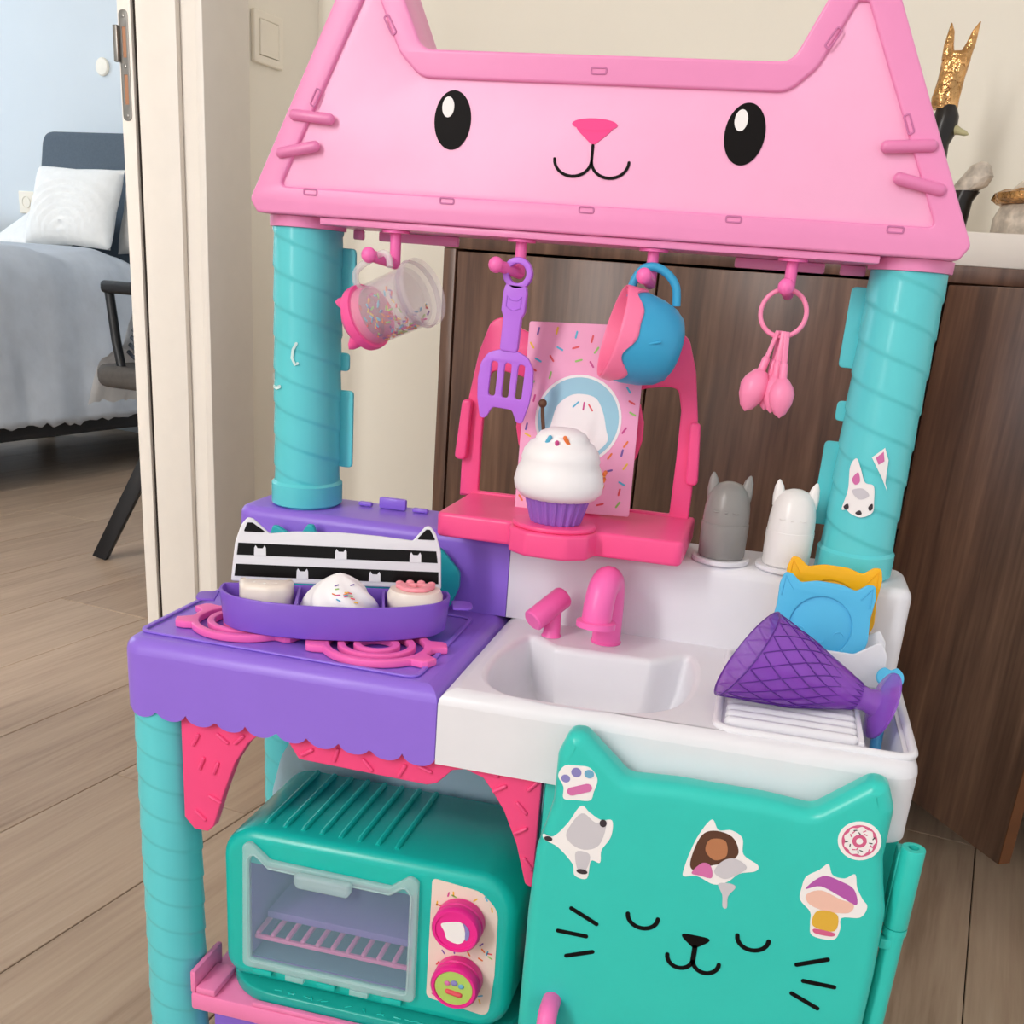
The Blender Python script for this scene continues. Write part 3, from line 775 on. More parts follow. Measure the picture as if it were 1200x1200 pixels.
# --- cupboard and its door
add('cupboard_body', boxm(.346, .598, .0085, .28, .04, .3903, bev=.003), TEALD, K)
DC = .4717
def door_pts():
    h = [(-.1235, .055), (-.1235, .30), (-.1215, .352), (-.1165, .372), (-.1125, .392), (-.1125, .428), (-.106, .4455), (-.095, .4465), (-.062, .4175), (-.03, .4200)]
    p = [(DC + x, z) for x, z in h]
    f = p + [(2 * DC - x, z) for x, z in reversed(p)]
    rs = [.012, .05, .03, .012, .02, .012, .010, .010, .012, .05]
    return rnd(f, rs + rs[::-1], 6)
YDo = -.030
dr_ = add('cupboard_door', front([door_pts()], YDo, -.0035, .0095, 6), TEALD, K, smooth=50)
dl = lambda name, pts, wd=.0031, m=BLACK: decal(name, [line2(pts, wd)], YDo, m, dr_)
for s in (-1, 1):
    dl('eyelid', arc(DC + s * .0388, .3155, .0108, .0098, 180, 360, 14))
    dl('whisker', [(DC + s * .0905, .3105), (DC + s * .071, .3015)])
    dl('whisker', [(DC + s * .0985, .2895), (DC + s * .0775, .2895)])
    dl('whisker', [(DC + s * .0905, .2695), (DC + s * .0715, .2775)])
decal('nose', [rnd([(DC - .0135, .3085), (DC + .0135, .3085), (DC, .2975)], [.004, .004, .003], 5)], YDo, BLACK, dr_)
dl('mouth', [(DC + .0005, .299), (DC + .0005, .287)], .0036)
for s in (-1, 1): dl('mouth', arc(DC + .0005 + s * .0092, .2885, .0092, .0092, 180 if s < 0 else 0, 350 if s < 0 else -170, 14))
add('door_handle', tube([tuple(p) for p in cat_rom([(.374, YDo + .001, .228), (.3742, YDo - .014, .227), (.3745, YDo - .02, .217), (.3748, YDo - .021, .19), (.3748, YDo - .019, .17), (.3748, YDo + .001, .162)], 5, False)], .0072, res=5), HOOKP, dr_, smooth=70)
hg = add('hinge_tube', lathe([(.0036, .0), (.0076, .0), (.0080, .001), (.0080, .0605), (.0076, .0615), (.0036, .0615), (.0036, .058)], 28, Matrix.Translation((.6045, -.008, .334)), cap=False), TEALD, K)
add('hinge_leaf', boxm(.5955, .6025, -.0085, .006, .3345, .3905, bev=.001), TEALD, hg)
add('hinge_rod', lathe([(.0072, 0), (.0072, .248), (.0082, .2485), (.0082, .2535)], 24, Matrix.Translation((.6045, -.008, .08))), TEALD, hg)
add('hinge_leaf', boxm(.5955, .6035, -.0155, -.006, .318, .326, bev=.001), TEALD, hg)
# stickers on the door: white-edged pieces in the colours of the originals
STW = WPRINT
def sticker(outline, patches, y, parent, label=None):
    o = decal('sticker', [outline], y, STW, parent, .0004)
    if label: o['label'] = label
    for i, (pts, m) in enumerate(patches): decal('sticker_print', pts if isinstance(pts[0], list) else [pts], y - .0004 - .00012 * i, m, parent, .00012)
    return o
GLILAC = mat('print_lilac', '8C86C4', .5); GPINK = mat('print_pink', 'D873AE', .5); GBLUE = mat('print_blue', '6FAFD0', .5)
GREYP = mat('print_grey', 'CFCBD2', .5); DARKP = mat('print_dark', '3A3138', .5); BROWN = mat('print_brown', '5C3A2A', .5); SKIN = mat('print_tan', 'B97B55', .5)
MAG = mat('print_magenta', 'B75AAE', .5); PEACH = mat('print_peach', 'F2C3B2', .5); MUST = mat('print_mustard', 'E3B340', .5); DON = mat('print_rose', 'D7628C', .5)
blob = lambda c, n=5: [tuple(p) for p in cat_rom(c, n)]
# paw
sticker(blob([(.362, .414), (.366, .422), (.374, .4235), (.3835, .4235), (.3895, .416), (.388, .406), (.386, .399), (.376, .3975), (.3675, .397), (.3665, .406)]),
        [(ell(.3675, .4125, .0032, .003, 16), GLILAC), (ell(.3745, .4185, .0036, .0036, 16), GLILAC), (ell(.3835, .419, .0034, .0032, 16), GBLUE), (line2([(.3725, .4035), (.3835, .4085)], .0062), GPINK)], YDo, dr_, 'small white paw-print sticker')
# white and grey blob (left)
sticker(blob([(.3555, .3665), (.363, .366), (.372, .378), (.380, .3935), (.387, .3895), (.395, .3855), (.403, .3865), (.4035, .374), (.398, .362), (.398, .352), (.3915, .352), (.390, .3375), (.381, .338), (.3785, .347), (.367, .358), (.357, .362)]),
        [(blob([(.372, .371), (.381, .388), (.391, .383), (.399, .383), (.396, .366), (.386, .360), (.376, .363)]), GREYP), (blob([(.38, .357), (.39, .357), (.389, .345), (.383, .343)]), GREYP), (ell(.3595, .3635, .003, .002, 14), DARKP), (ell(.397, .3835, .0025, .003, 14), DARKP), (ell(.386, .3425, .004, .002, 14), DARKP)], YDo, dr_, 'white and grey sticker under the paw print')
# brown, pink and white (middle)
sticker(blob([(.4565, .36), (.459, .374), (.463, .388), (.470, .401), (.4755, .394), (.484, .3955), (.492, .391), (.4945, .379), (.505, .373), (.504, .368), (.494, .364), (.487, .356), (.478, .352), (.466, .356), (.457, .354)]),
        [(blob([(.460, .366), (.464, .386), (.472, .393), (.485, .391), (.491, .38), (.486, .372), (.474, .366), (.464, .36)]), BROWN), (blob([(.469, .377), (.471, .386), (.481, .387), (.4835, .376), (.476, .371)]), SKIN), (blob([(.462, .358), (.468, .367), (.474, .366), (.476, .357), (.468, .357)]), GPINK), (blob([(.477, .362), (.481, .371), (.489, .375), (.498, .37), (.491, .362), (.484, .358)]), GREYP)], YDo, dr_, 'brown and pink sticker with torn lower edge in the middle of the door')
decal('sticker_scrap', [blob([(.481, .353), (.488, .355), (.493, .353), (.489, .345), (.4895, .336), (.4865, .336), (.485, .345)])], YDo, GREYP, dr_)
# doughnut
sticker(ell(.5662, .4045, .0137, .0142, 36), [([ell(.5662, .4045, .0112, .0117, 36)], DON), ([[(.5662 + (.0096 + .0006 * sin(9 * a)) * cos(a), .4045 + (.0101 + .0006 * sin(9 * a)) * sin(a)) for a in [2 * PI * k / 60 for k in range(60)]], ell(.5662, .4045, .0046, .0048, 20)], STW), (ell(.5662, .4045, .0022, .0023, 14), STW)], YDo, dr_, 'round doughnut sticker on the right ear')
for i in range(16):
    a = i * 2.4; r_ = .0062 + .0022 * ((i * 7) % 3) / 2
    x, z = .5662 + r_ * cos(a), .4045 + r_ * 1.04 * sin(a)
    decal('sticker_print', [line2([(x, z), (x + .0018 * cos(a * 3), z + .0018 * sin(a * 3))], .0007, 3)], YDo - .00086, DON if i % 2 else DARKP, dr_, .0001)
# purple, peach and yellow (right)
sticker(blob([(.536, .362), (.5375, .371), (.545, .378), (.550, .3835), (.554, .376), (.562, .375), (.568, .3795), (.571, .37), (.576, .362), (.580, .357), (.577, .348), (.5655, .345), (.566, .336), (.563, .327), (.549, .327), (.546, .336), (.5445, .345), (.5365, .353)]),
        [(blob([(.5385, .362), (.548, .374), (.560, .3725), (.5695, .368), (.573, .357), (.562, .361), (.548, .366)]), MAG), (blob([(.540, .358), (.549, .363), (.562, .359), (.571, .357), (.569, .35), (.555, .348), (.543, .351)]), PEACH), (blob([(.549, .347), (.562, .347), (.5625, .334), (.548, .335)]), MUST), (blob([(.5495, .333), (.5625, .3325), (.5615, .3295), (.5505, .3295)]), DON)], YDo, dr_, 'purple, peach and yellow sticker under the doughnut')
# ------------------------------------------------------------------ toy oven on the shelf
OX0, OX1, OY0, OY1, OZ0, OZ1 = .074, .331, .0205, .150, .1425, .2905
ov = empty('toy_oven', ((OX0 + OX1) / 2, .085, .1302), 'teal toy toaster oven with clear cat-eared door on the pink shelf', 'toy oven')
# open-fronted body: shell with a cavity behind the door
cav = [(.0995, .1665), (.2465, .1665), (.2465, .2605), (.0995, .2605)]
rg = []
def osec(ins): return rrect(OX0, OX1, OZ0, OZ1, (.02, .03, .034, .030), ins, 8)
for k in range(6):
    a = PI / 2 * k / 5; rg.append([(x, OY0 + .013 * (1 - sin(a)), z) for x, z in osec(.013 * (1 - cos(a)))][:])
rg = [[(x, OY0 + .010 - .010 * cos(PI / 2 * k / 5), z) for x, z in osec(.010 * (1 - sin(PI / 2 * k / 5)))] for k in range(6)]
rg += [[(x, OY1 - .006, z) for x, z in osec(0)], [(x, OY1, z) for x, z in osec(.006)]]
shell = loft(rg, True)
frontf = flat([osec(.010), cav], 0); frontf.transform(XZ(OY0))
body = add('body', join(shell, frontf), TEALO, ov, smooth=50)
cr = [[(x, OY0, z) for x, z in cav], [(x, OY1 - .02, z) for x, z in cav]]
add('cavity', loft(cr, True), OVENP, ov, smooth=None)
add('cavity_floor', boxm(.1, .246, OY0 + .002, OY1 - .021, .1668, .1676), OVENG, ov)
# rack
rk = add('oven_rack', boxm(.1005, .2455, OY0 + .006, OY0 + .0095, .1815, .1855, bev=.001), SHELFP, ov)
for i in range(11):
    x = .1035 + i * .0139
    add('rack_bar', capsule((x, OY0 + .008, .187), (x, OY1 - .03, .1895), .0023, 8), SHELFP, rk)
add('rack_tray', boxm(.104, .244, OY0 + .024, OY1 - .024, .1922, .1995, bev=.001), OVENP, rk)
# door: clear cat-eared pane with frosted rim, hinges under it
do = [(.0945, .1595), (.2515, .1595), (.2505, .2765), (.2425, .2800), (.2265, .2670), (.1205, .2685), (.1030, .2830), (.0965, .2790)]
rsd = [.006, .006, .005, .004, .004, .004, .004, .005]
di = [(.1025, .1680), (.2435, .1680), (.2435, .2625), (.239, .2685), (.227, .2588), (.1195, .2600), (.106, .2715), (.1025, .2655)]
dor = add('oven_door', front([rnd(do, rsd, 4), rnd(di, .003, 3)], OY0 - .006, OY0 - .0005, .0014), PANER, ov)
add('pane', front([offs(rnd(di, .003, 3), -.0002)], OY0 - .004, OY0 - .0025, .0002), PANE, dor)
add('pane_line', tube([(x, OY0 - .0062, z) for x, z in offs(rnd(di, .003, 3), .002)], .0008, True, 2), PANER, dor)
add('pull', front([rnd([(.149, .2535), (.193, .2535), (.196, .2585), (.196, .2665), (.146, .2665), (.146, .2585)], .004, 4)], OY0 - .0155, OY0 - .0065, .003, 3), PANER, dor)
for x in (.113, .143, .172, .202, .232): add('hinge_block', boxm(x - .0085, x + .0085, OY0 - .0062, OY0 - .0002, .1538, .1592, bev=.001), TEALO if x in (.113, .172, .232) else PANER, ov)
# ribs over the top
for i in range(8):
    x = .1085 + i * .0165
    add('rib', tube([(x, OY0 + .016, OZ1 - .001), (x, OY0 + .02, OZ1 + .0005), (x, OY1 - .008, OZ1 + .0005)], .0025, res=2), TEALO, ov)
add('emboss', tube([(x, OY0 + .0015, z) for x, z in [(.168, .2755), (.176, .2765), (.1795, .2715), (.1835, .2735), (.1875, .2695), (.186, .2655)]], .0006, res=1), TEALO, ov)
# control strip
cs = rnd([(.2605, .1655), (.3145, .1590), (.3175, .200), (.3165, .262), (.302, .2765), (.2605, .2805)], [.006, .008, 0, .02, .02, .004], 5)
cst = decal('control_sticker', [cs], OY0, BEIGEP, ov, .0005)
random.seed(3)
for i in range(70):
    x, z = random.uniform(.264, .313), random.uniform(.168, .272)
    if (x - .287) ** 2 + (z - .247) ** 2 < .0215 ** 2 or (x - .289) ** 2 + (z - .193) ** 2 < .0215 ** 2: continue
    a = random.uniform(0, PI)
    decal('printed_sprinkle', [line2([(x - .0018 * cos(a), z - .0018 * sin(a)), (x + .0018 * cos(a), z + .0018 * sin(a))], .0013, 3)], OY0 - .0005, SPR[i % 7], cst, .0001)
Mf = Matrix.Rotation(PI / 2, 4, 'X')
for x, z in ((.2868, .2475), (.2885, .1935)):
    kn = add('knob', lathe([(.0192, 0), (.0202, .001), (.0202, .008), (.0192, .009), (.0192, .011), (.0202, .012), (.0200, .0165), (.0185, .0185), (.0165, .0185), (.0162, .0172), (.0001, .0172)], 40, Matrix.Translation((x, OY0 - .0006, z)) @ Mf, cap=False), KNOB, ov)
    y = OY0 - .0006 - .0172
    if z > .22:
        decal('knob_print', [blob([(x - .012, z + .004), (x - .006, z + .007), (x + .004, z + .009), (x + .0075, z + .003), (x + .008, z - .006), (x + .003, z - .011), (x - .006, z - .009), (x - .009, z - .002)])], y, WPRINT, kn, .0004)
        decal('knob_print', [blob([(x + .006, z + .009), (x + .0115, z + .003), (x + .011, z - .005), (x + .0085, z - .006), (x + .008, z + .003)])], y - .0001, GLILAC, kn, .0004)
    else:
        decal('knob_print', [ell(x, z, .0158, .0158, 32)], y, GREENK, kn, .0004)
        for dx, dz, rx, ry, m in ((-.0055, .004, .0026, .0022, GPINK), (.0003, .0052, .003, .0026, GLILAC), (.0062, .0034, .0026, .0022, GBLUE)):
            add('knob_bead', ball((x + dx, y - .0006, z + dz), .001, rx * 1000, 1.2, ry * 1000), m, kn)
        add('knob_bead', capsule((x - .0048, y - .0006, z - .0035), (x + .0055, y - .0006, z - .005), .0022), SPR[6], kn)
# oval foot
ft = rrect(OX0 - .004, OX1 + .006, .0075, OY1 + .008, (.055, .055, .03, .03), 0, 10)
fo = add('foot', slab([ft], .1304, .1424, .002), BASET, ov)
random.seed(5)
for i in range(26):
    t = random.uniform(0, 1); x = .10 + t * .2; a = random.uniform(0, PI)
    yy = .0075 + (.03 * max(0, (.13 - x) / .05) if x < .13 else 0) + (.03 * max(0, (x - .285) / .05) if x > .285 else 0) + .006
    add('foot_sprinkle', capsule((x - .003 * cos(a), yy - .002 * sin(a), .1426), (x + .003 * cos(a), yy + .002 * sin(a), .1426), .0006, 6), TEALO, fo)

# ------------------------------------------------------------------ lunch box and sweets
ang = math.atan2(.06, .161)
LM = Matrix.Translation((.060, .073, .4568)) @ Matrix.Rotation(ang, 4, 'Z')
lx = empty('lunch_box', LM @ Vector((.086, -.03, 0)), 'open purple lunch box with black-striped white cat-eared lid on the burners', 'lunch box')
W2 = .172
def lout(ins):
    pts = [(-.006, -.001), (-.0075, -.020), (.004, -.040), (.03, -.0535), (.065, -.0605), (.107, -.0605), (.142, -.0535), (.168, -.040), (.1795, -.020), (.178, -.001)]
    c = [tuple(p) for p in rnd(pts, [.006, .03, .03, .1, .1, .1, .1, .03, .03, .006], 4)]
    return offs(c, -ins)
ro = [[(x, y, 0.0) for x, y in lout(.004)], [(x, y, .001) for x, y in lout(.0025)], [(x, y, .0275) for x, y in lout(0)], [(x, y, .0285) for x, y in lout(.0006)], [(x, y, .0285) for x, y in lout(.0022)], [(x, y, .0275) for x, y in lout(.0026)], [(x, y, .0135) for x, y in lout(.0042)]]
add('tray', loft(ro, True, True), PURP3, lx, LM, smooth=40)
for s in (.056, .124): add('divider', boxm(s - .001, s + .001, -.0555, -.0045, .0136, .0278), PURP3, lx, LM)
for x0, x1 in ((-.024, -.0085), (.1805, .197)):
    add('side_tab', slab([rnd([(x0, -.030), (x1, -.030), (x1, -.008), (x0, -.008)], [.009, .001, .001, .009] if x0 < 0 else [.001, .009, .009, .001], 5)], .0205, .0225, .0006), PURP3, lx, LM)
lo = [(0, .0), (W2, 0), (.1705, .032), (.1655, .0465), (.1605, .0525), (.1565, .0515), (.147, .0395), (.12, .042), (.086, .0435), (.05, .0425), (.031, .040), (.018, .0515), (.0135, .0525), (.0085, .0465), (.0035, .032)]
lrs = [.002, .002, .02, .01, .003, .003, .003, .05, .05, .05, .003, .003, .003, .01, .02]
ML = LM @ Matrix.Translation((0, .0005, .029)) @ Matrix.Rotation(-.1, 4, 'X')
lidp = add('lid', front([rnd(lo, lrs, 4)], 0, .004, .001), WHITE, lx, ML)
LB = mat('lid_black', '0D0A0A', .3, spec=.22)
def lidd(name, pts, m, t): return add(name, front([pts], -t, -.00005, 0), m, lidp, ML, smooth=None)
lidd('stripe', [(.0030, .0045), (.1695, .0045), (.1690, .0145), (.0042, .0145)], LB, .0004)
lidd('stripe', [(.0050, .0220), (.1680, .0220), (.1665, .0318), (.0062, .0318)], LB, .0004)
lidd('ear_patch', rnd([(.0105, .0410), (.0285, .0410), (.0175, .0485), (.0135, .0485)], .001), LB, .0004)
lidd('ear_patch', rnd([(.1500, .0410), (.1655, .0410), (.1605, .0495), (.1575, .0495)], .001), LB, .0004)
for x, z in ((.0235, .0218), (.0885, .0218), (.1495, .0218), (.0575, .0043), (.1165, .0043)):
    lidd('cat_notch', [(x - .0048, z), (x + .0048, z), (x + .0046, z + .0065), (x + .0036, z + .0085), (x + .002, z + .0062), (x - .002, z + .0062), (x - .0036, z + .0085), (x - .0046, z + .0065)], WHITE, .0007)
def toLM(me): me.transform(LM); return me
ck = toLM(slab([rnd([(.008, -.012), (.012, -.034), (.034, -.040), (.050, -.036), (.0525, -.012), (.046, -.0145), (.032, -.016), (.016, -.0145)], [.004, .010, .012, .010, .003, .003, .01, .003], 5)], .0137, .0372, .005, 4))
c1 = empty('cat_cookie', LM @ Vector((.03, -.026, .0137)), 'cream cat-eared toy biscuit in the left compartment of the lunch box', 'toy biscuit')
add('biscuit', ck, CREAM, c1, smooth=60)
for x, y in ((.022, -.0275), (.0305, -.0305), (.039, -.0285)): add('dimple', ball((0, 0, 0), .0016, 1, 1, .5), mat('cream_dimple', 'FFF8F0', .25), c1, LM @ Matrix.Translation((x, y, .0369)))
c2 = empty('meringue', LM @ Vector((.09, -.03, .0137)), 'white swirled toy meringue with sprinkles in the middle compartment', 'toy meringue')
def swirl():
    n, nz = 72, 26; vs, fs = [], []
    for j in range(nz + 1):
        t = j / nz
        z = .036 * t; R = .0292 * (max(0, 1 - t ** 2.2)) ** .75 * (1 if t > .08 else .9 + t * 1.25) + .0018 * (1 - t)
        for k in range(n):
            a = 2 * PI * k / n
            f = 1 + .10 * sin(6 * a + 7 * t) * (1 - t * .4)
            vs.append((R * f * cos(a), R * f * .78 * sin(a), z))
    for j in range(nz):
        for k in range(n): fs.append((j * n + k, j * n + (k + 1) % n, (j + 1) * n + (k + 1) % n, (j + 1) * n + k))
    fs.append(tuple(range(n)))
    return pyd(vs, fs)
MM = LM @ Matrix.Translation((.0895, -.0300, .0137)) @ Matrix.Scale(.96, 4)
add('swirl', swirl(), MERI, c2, MM, smooth=80)
random.seed(11)
for i in range(14):
    a = -PI / 2 + .2 + random.uniform(-.4, .5); t = random.uniform(.42, .8)
    R = (.0292 * (1 - t ** 2.2) ** .75 + .0018 * (1 - t)) * 1.06
    p = Vector((R * cos(a), R * .78 * sin(a), .036 * t)); d = random.uniform(-.5, .5)
    add('sprinkle', capsule(p - Vector((.0013, .0004, .0013 * d)), p + Vector((.0013, -.0004, .0013 * d)), .00055, 6), SPR[i % 7], c2, MM)
c3 = empty('paw_biscuit', LM @ Vector((.15, -.025, .0137)), 'cream toy biscuit with pink paw icing in the right compartment', 'toy biscuit')
MP = LM @ Matrix.Translation((.1495, -.0245, .0137))
add('biscuit', lathe([(.0185, 0), (.0215, .002), (.0225, .008), (.0225, .018), (.0205, .022), (.0001, .0225)], 36, sq=.86, cap=False), CREAM, c3, MP, smooth=60)
pw = rnd([(-.017, .002), (-.009, -.0105), (0, -.0125), (.009, -.0105), (.017, .002), (.012, .0065), (-.012, .0065)], .006, 4)
hh = blob([(0, -.008), (-.007, -.001), (-.006, .0028), (-.002, .003), (0, .0015), (.002, .003), (.006, .0028), (.007, -.001)], 3)
add('icing', slab([pw, hh], .0222, .0256, .0012), CANDYP, c3, MP)
for x, y in ((-.0125, .0112), (-.004, .0142), (.005, .0142), (.0135, .0108)): add('paw_pad', ball((x, y, .0235), .0034, 1, .8, .6), CANDYP, c3, MP)
# teal cat-eared lid leaning behind the lunch box
TE2 = mat('teal_lid', '27AFB6', .35)
tp = rnd([(.036, .4535), (.214, .4535), (.222, .4755), (.222, .4885), (.203, .5085), (.0885, .4995), (.0825, .5135), (.0775, .5135), (.071, .5045), (.058, .5035), (.0475, .5085), (.0435, .5085), (.0405, .500), (.036, .49)], [.01, .01, .008, .008, .01, .003, .002, .002, .003, .003, .002, .002, .003, .01], 4)
tcl = empty('cat_eared_lid', (.13, .185, .4525), 'teal toy lid with small cat ears standing behind the striped lunch box lid', 'toy lid')
add('lid_plate', front([tp], .1835, .1885, .0012), TE2, tcl)

# ------------------------------------------------------------------ pink stand, card, cupcake
st = empty('recipe_stand', (.31, .2, .5202), 'hot pink plastic stand with open cat-eared back frame on the backsplash', 'stand')
base = rnd([(.2075, .152), (.272, .152), (.276, .133), (.292, .121), (.325, .121), (.341, .133), (.345, .152), (.4145, .152), (.4145, .264), (.2075, .264)], [.008, .006, .008, .01, .01, .008, .006, .008, .004, .004], 5)
sb_ = add('base', slab([base], .5262, .5465, .003, 3), HOT, st)
add('base_plinth', slab([rnd([(.211, .1985), (.411, .1985), (.411, .262), (.211, .262)], .003)], .5203, .5262), HOT, st)
dk = [(.3085 + .0345 * cos(2 * PI * k / 40), .153 + .0295 * sin(2 * PI * k / 40)) for k in range(40)]
add('round_step', slab([dk], .5466, .5505, .0015, 3), HOT, sb_)
SC = .3068
h_ = [(.1035, .5467), (.1035, .575), (.1005, .632), (.0935, .672), (.0845, .698), (.072, .7035), (.058, .694), (.03, .685)]
fo_ = rnd([(SC - x, z) for x, z in h_] + [(SC + x, z) for x, z in reversed(h_)], [.001, .02, .05, .05, .012, .012, .012, .02, .02, .012, .012, .012, .05, .05, .02, .001], 4)
hr = [(.0865, .552), (.0865, .60), (.0855, .640), (.081, .6575), (.070, .658), (.054, .655)]
disc_arc = [(.0560 * cos(math.radians(a)), .617 + .0560 * sin(math.radians(a))) for a in (38, 25, 10, -5, -20, -35, -50, -62)]
def hole(s): return rnd([(SC + s * x, z) for x, z in hr + disc_arc + [(.0245, .552)]], [.002, .02, .02, .014, .01, .006] + [0] * 8 + [.003], 4)
FS = 1.0195
def bk_(pts): return [(.47 + (x - .47) * FS, .7325 + (z - .7325) * FS) for x, z in pts]
add('frame', front([bk_(fo_), bk_(hole(1)), bk_(hole(-1))], .2515, .2585, .0016), HOT, st)
for s in (-1, 1):
    cp = rnd([(SC + s * (.0975), .580), (SC + s * .108, .580), (SC + s * .1035, .632), (SC + s * .095, .632)], .0045, 4)
    add('clip', front([bk_(cp)], .2425, .2512, .002), HOT, st)
# card
cd = empty('recipe_card', (.305, .22, .5468), 'pink sprinkle-printed card with round blue picture standing in the pink stand', 'card')
MC = Matrix.Translation((.3105, .2135, .5475)) @ Matrix.Rotation(-.2, 4, 'X') @ Matrix.Rotation(-.04, 4, 'Y')
add('card_sheet', front([rnd([(-.0505, 0), (.0505, 0), (.0505, .158), (-.0505, .158)], .002, 3)], 0, .0016, .0003), CARDP, cd, MC)
def cdd(name, pts, m, t0, t1): return add(name, front(pts if isinstance(pts[0], list) else [pts], -t1, -t0), m, cd, MC, smooth=None)
cdd('picture_ring', ell(-.001, .0785, .0375, .0375, 48), WPRINT, .0001, .0004)
cdd('picture', ell(-.001, .0785, .0352, .0352, 48), CARDB, .0004, .0006)
cdd('picture_cream', blob([(-.026, .062), (-.024, .074), (-.020, .089), (-.010, .098), (.001, .1), (.013, .097), (.020, .086), (.024, .072), (.026, .062), (.016, .052), (0, .049), (-.016, .053)]), WPRINT, .0006, .0008)
random.seed(21)
for i in range(84):
    x, z = -.043 + .0172 * (i % 6) + random.uniform(-.004, .004), .008 + .0108 * (i // 6) + random.uniform(-.003, .003)
    if math.hypot(x + .001, z - .0785) < .041: continue
    a = random.choice((.3, 1.0, 2.2, 1.4, 2.7))
    cdd('printed_sprinkle', line2([(x - .0026 * cos(a), z - .0026 * sin(a)), (x + .0026 * cos(a), z + .0026 * sin(a))], .0016, 3), SPR[(i * 5) % 7], .0001, .0003)
for x, z, a, m in ((-.004, .091, .8, 1), (.003, .090, 1.5, 2), (.009, .089, 2.2, 6)):
    cdd('printed_sprinkle', line2([(x - .003 * cos(a), z - .003 * sin(a)), (x + .003 * cos(a), z + .003 * sin(a))], .0014, 3), SPR[m], .0008, .0009)
# cupcake (plain stand-in for the figure)
cc = empty('toy_cupcake', (.3095, .152, .5507), 'white frosted toy cupcake with sprinkles and purple wrapper on the pink stand', 'toy cupcake')
MCu = Matrix.Translation((.3090, .153, .5507))
n = 84; wr = []
for z, r in ((0, .0195), (.002, .0205), (.019, .0255), (.0205, .0262)):
    wr.append([((r + .0009 * (1 if k % 4 < 2 else -1)) * cos(2 * PI * k / n), (r + .0009 * (1 if k % 4 < 2 else -1)) * .92 * sin(2 * PI * k / n), z) for k in range(n)])
add('wrapper', loft(wr, True, True), mat('wrapper_violet', '9A68C8', .4), cc, MCu, smooth=30)
add('wrapper_band', lathe([(.0262, .0195), (.0272, .0205), (.0268, .0222), (.0255, .0225)], 48, sq=.92), mat('wrapper_edge', 'C9B4E6', .4), cc, MCu)
fr_ = [(.018, .0195), (.030, .0205), (.0352, .026), (.0365, .033), (.0345, .042), (.0312, .0485), (.0318, .051), (.030, .0575), (.0255, .0635), (.0215, .0655), (.0215, .0672), (.018, .0715), (.011, .0748), (.0001, .0757)]
add('frosting', lathe(fr_, 56, sq=.9), MERI, cc, MCu, smooth=80)
for i, (a, zz, m) in enumerate(((-112, .0665, 1), (-90, .0635, 2), (-70, .0672, 0))):
    a = math.radians(a); R = .0235 - (zz - .062) * .5
    p = Vector((R * cos(a), R * .9 * sin(a), zz)); d = Vector(((i - 1) * -.0016, -.0012, .0028))
    add('sprinkle', capsule(p - d, p + d, .0017, 10), SPR[m], cc, MCu)
for i in range(3):
    p = Vector((.0345 + .0006 * i, .004, .031 + i * .0055))
    add('sprinkle', capsule(p, p + Vector((.0, .004, .0008)), .0018, 8), SPR[0], cc, MCu)
stick = add('chocolate_stick', tube([(-.018, .012, .066), (-.0205, .0125, .082), (-.021, .0125, .088)], .0016, res=2), BROWN, cc, MCu)
add('stick_ball', ball((-.0212, .0125, .091), .0035), BROWN, stick, MCu)

# ------------------------------------------------------------------ shakers
def shaker(cx, cy, m, name, label):
    s = empty(name, (cx, cy, .5202), label, 'shaker', 'cat-eared shakers on the backsplash')
    M = Matrix.Translation((cx, cy, .5202))
    add('saucer', lathe([(.0235, 0), (.0245, .001), (.0245, .004), (.0225, .0046), (.0205, .0042)], 36), WHITE, s, M)
    add('body', lathe([(.0185, .0044), (.0195, .0056), (.0199, .03), (.0198, .0335)], 36), m, s, M)
    tp_ = add('cap', lathe([(.0192, .0335), (.0194, .036), (.0188, .046), (.0172, .055), (.0145, .0615), (.0105, .0655), (.005, .0675), (.0001, .068)], 36, cap=False), m, s, M)
    for q in (-1, 1):
        add('ear', lathe([(.0055, -.004), (.0052, .004), (.0035, .012), (.0012, .0165), (.0001, .0172)], 14, Matrix.Translation((q * .0132, 0, .0575)) @ Matrix.Rotation(q * .12, 4, 'Y'), sq=.7), m, tp_, M)
        add('embossed_eye', tube([(q * .0082 - .0025, -.01795, .0452), (q * .0082, -.0179 + abs(q) * .0, .0445), (q * .0082 + .0025, -.01795, .0452)], .00045, res=1), m, tp_, M)
    add('embossed_nose', ball((0, -.0188, .0445), .0012, 1.2, .7, .7), m, tp_, M)
shaker(.4425, .221, GREYS, 'toy_shaker', 'grey cat-eared toy shaker next to the pink stand')
shaker(.4965, .221, SHW, 'toy_shaker', 'white cat-eared toy shaker between the grey one and the right column')

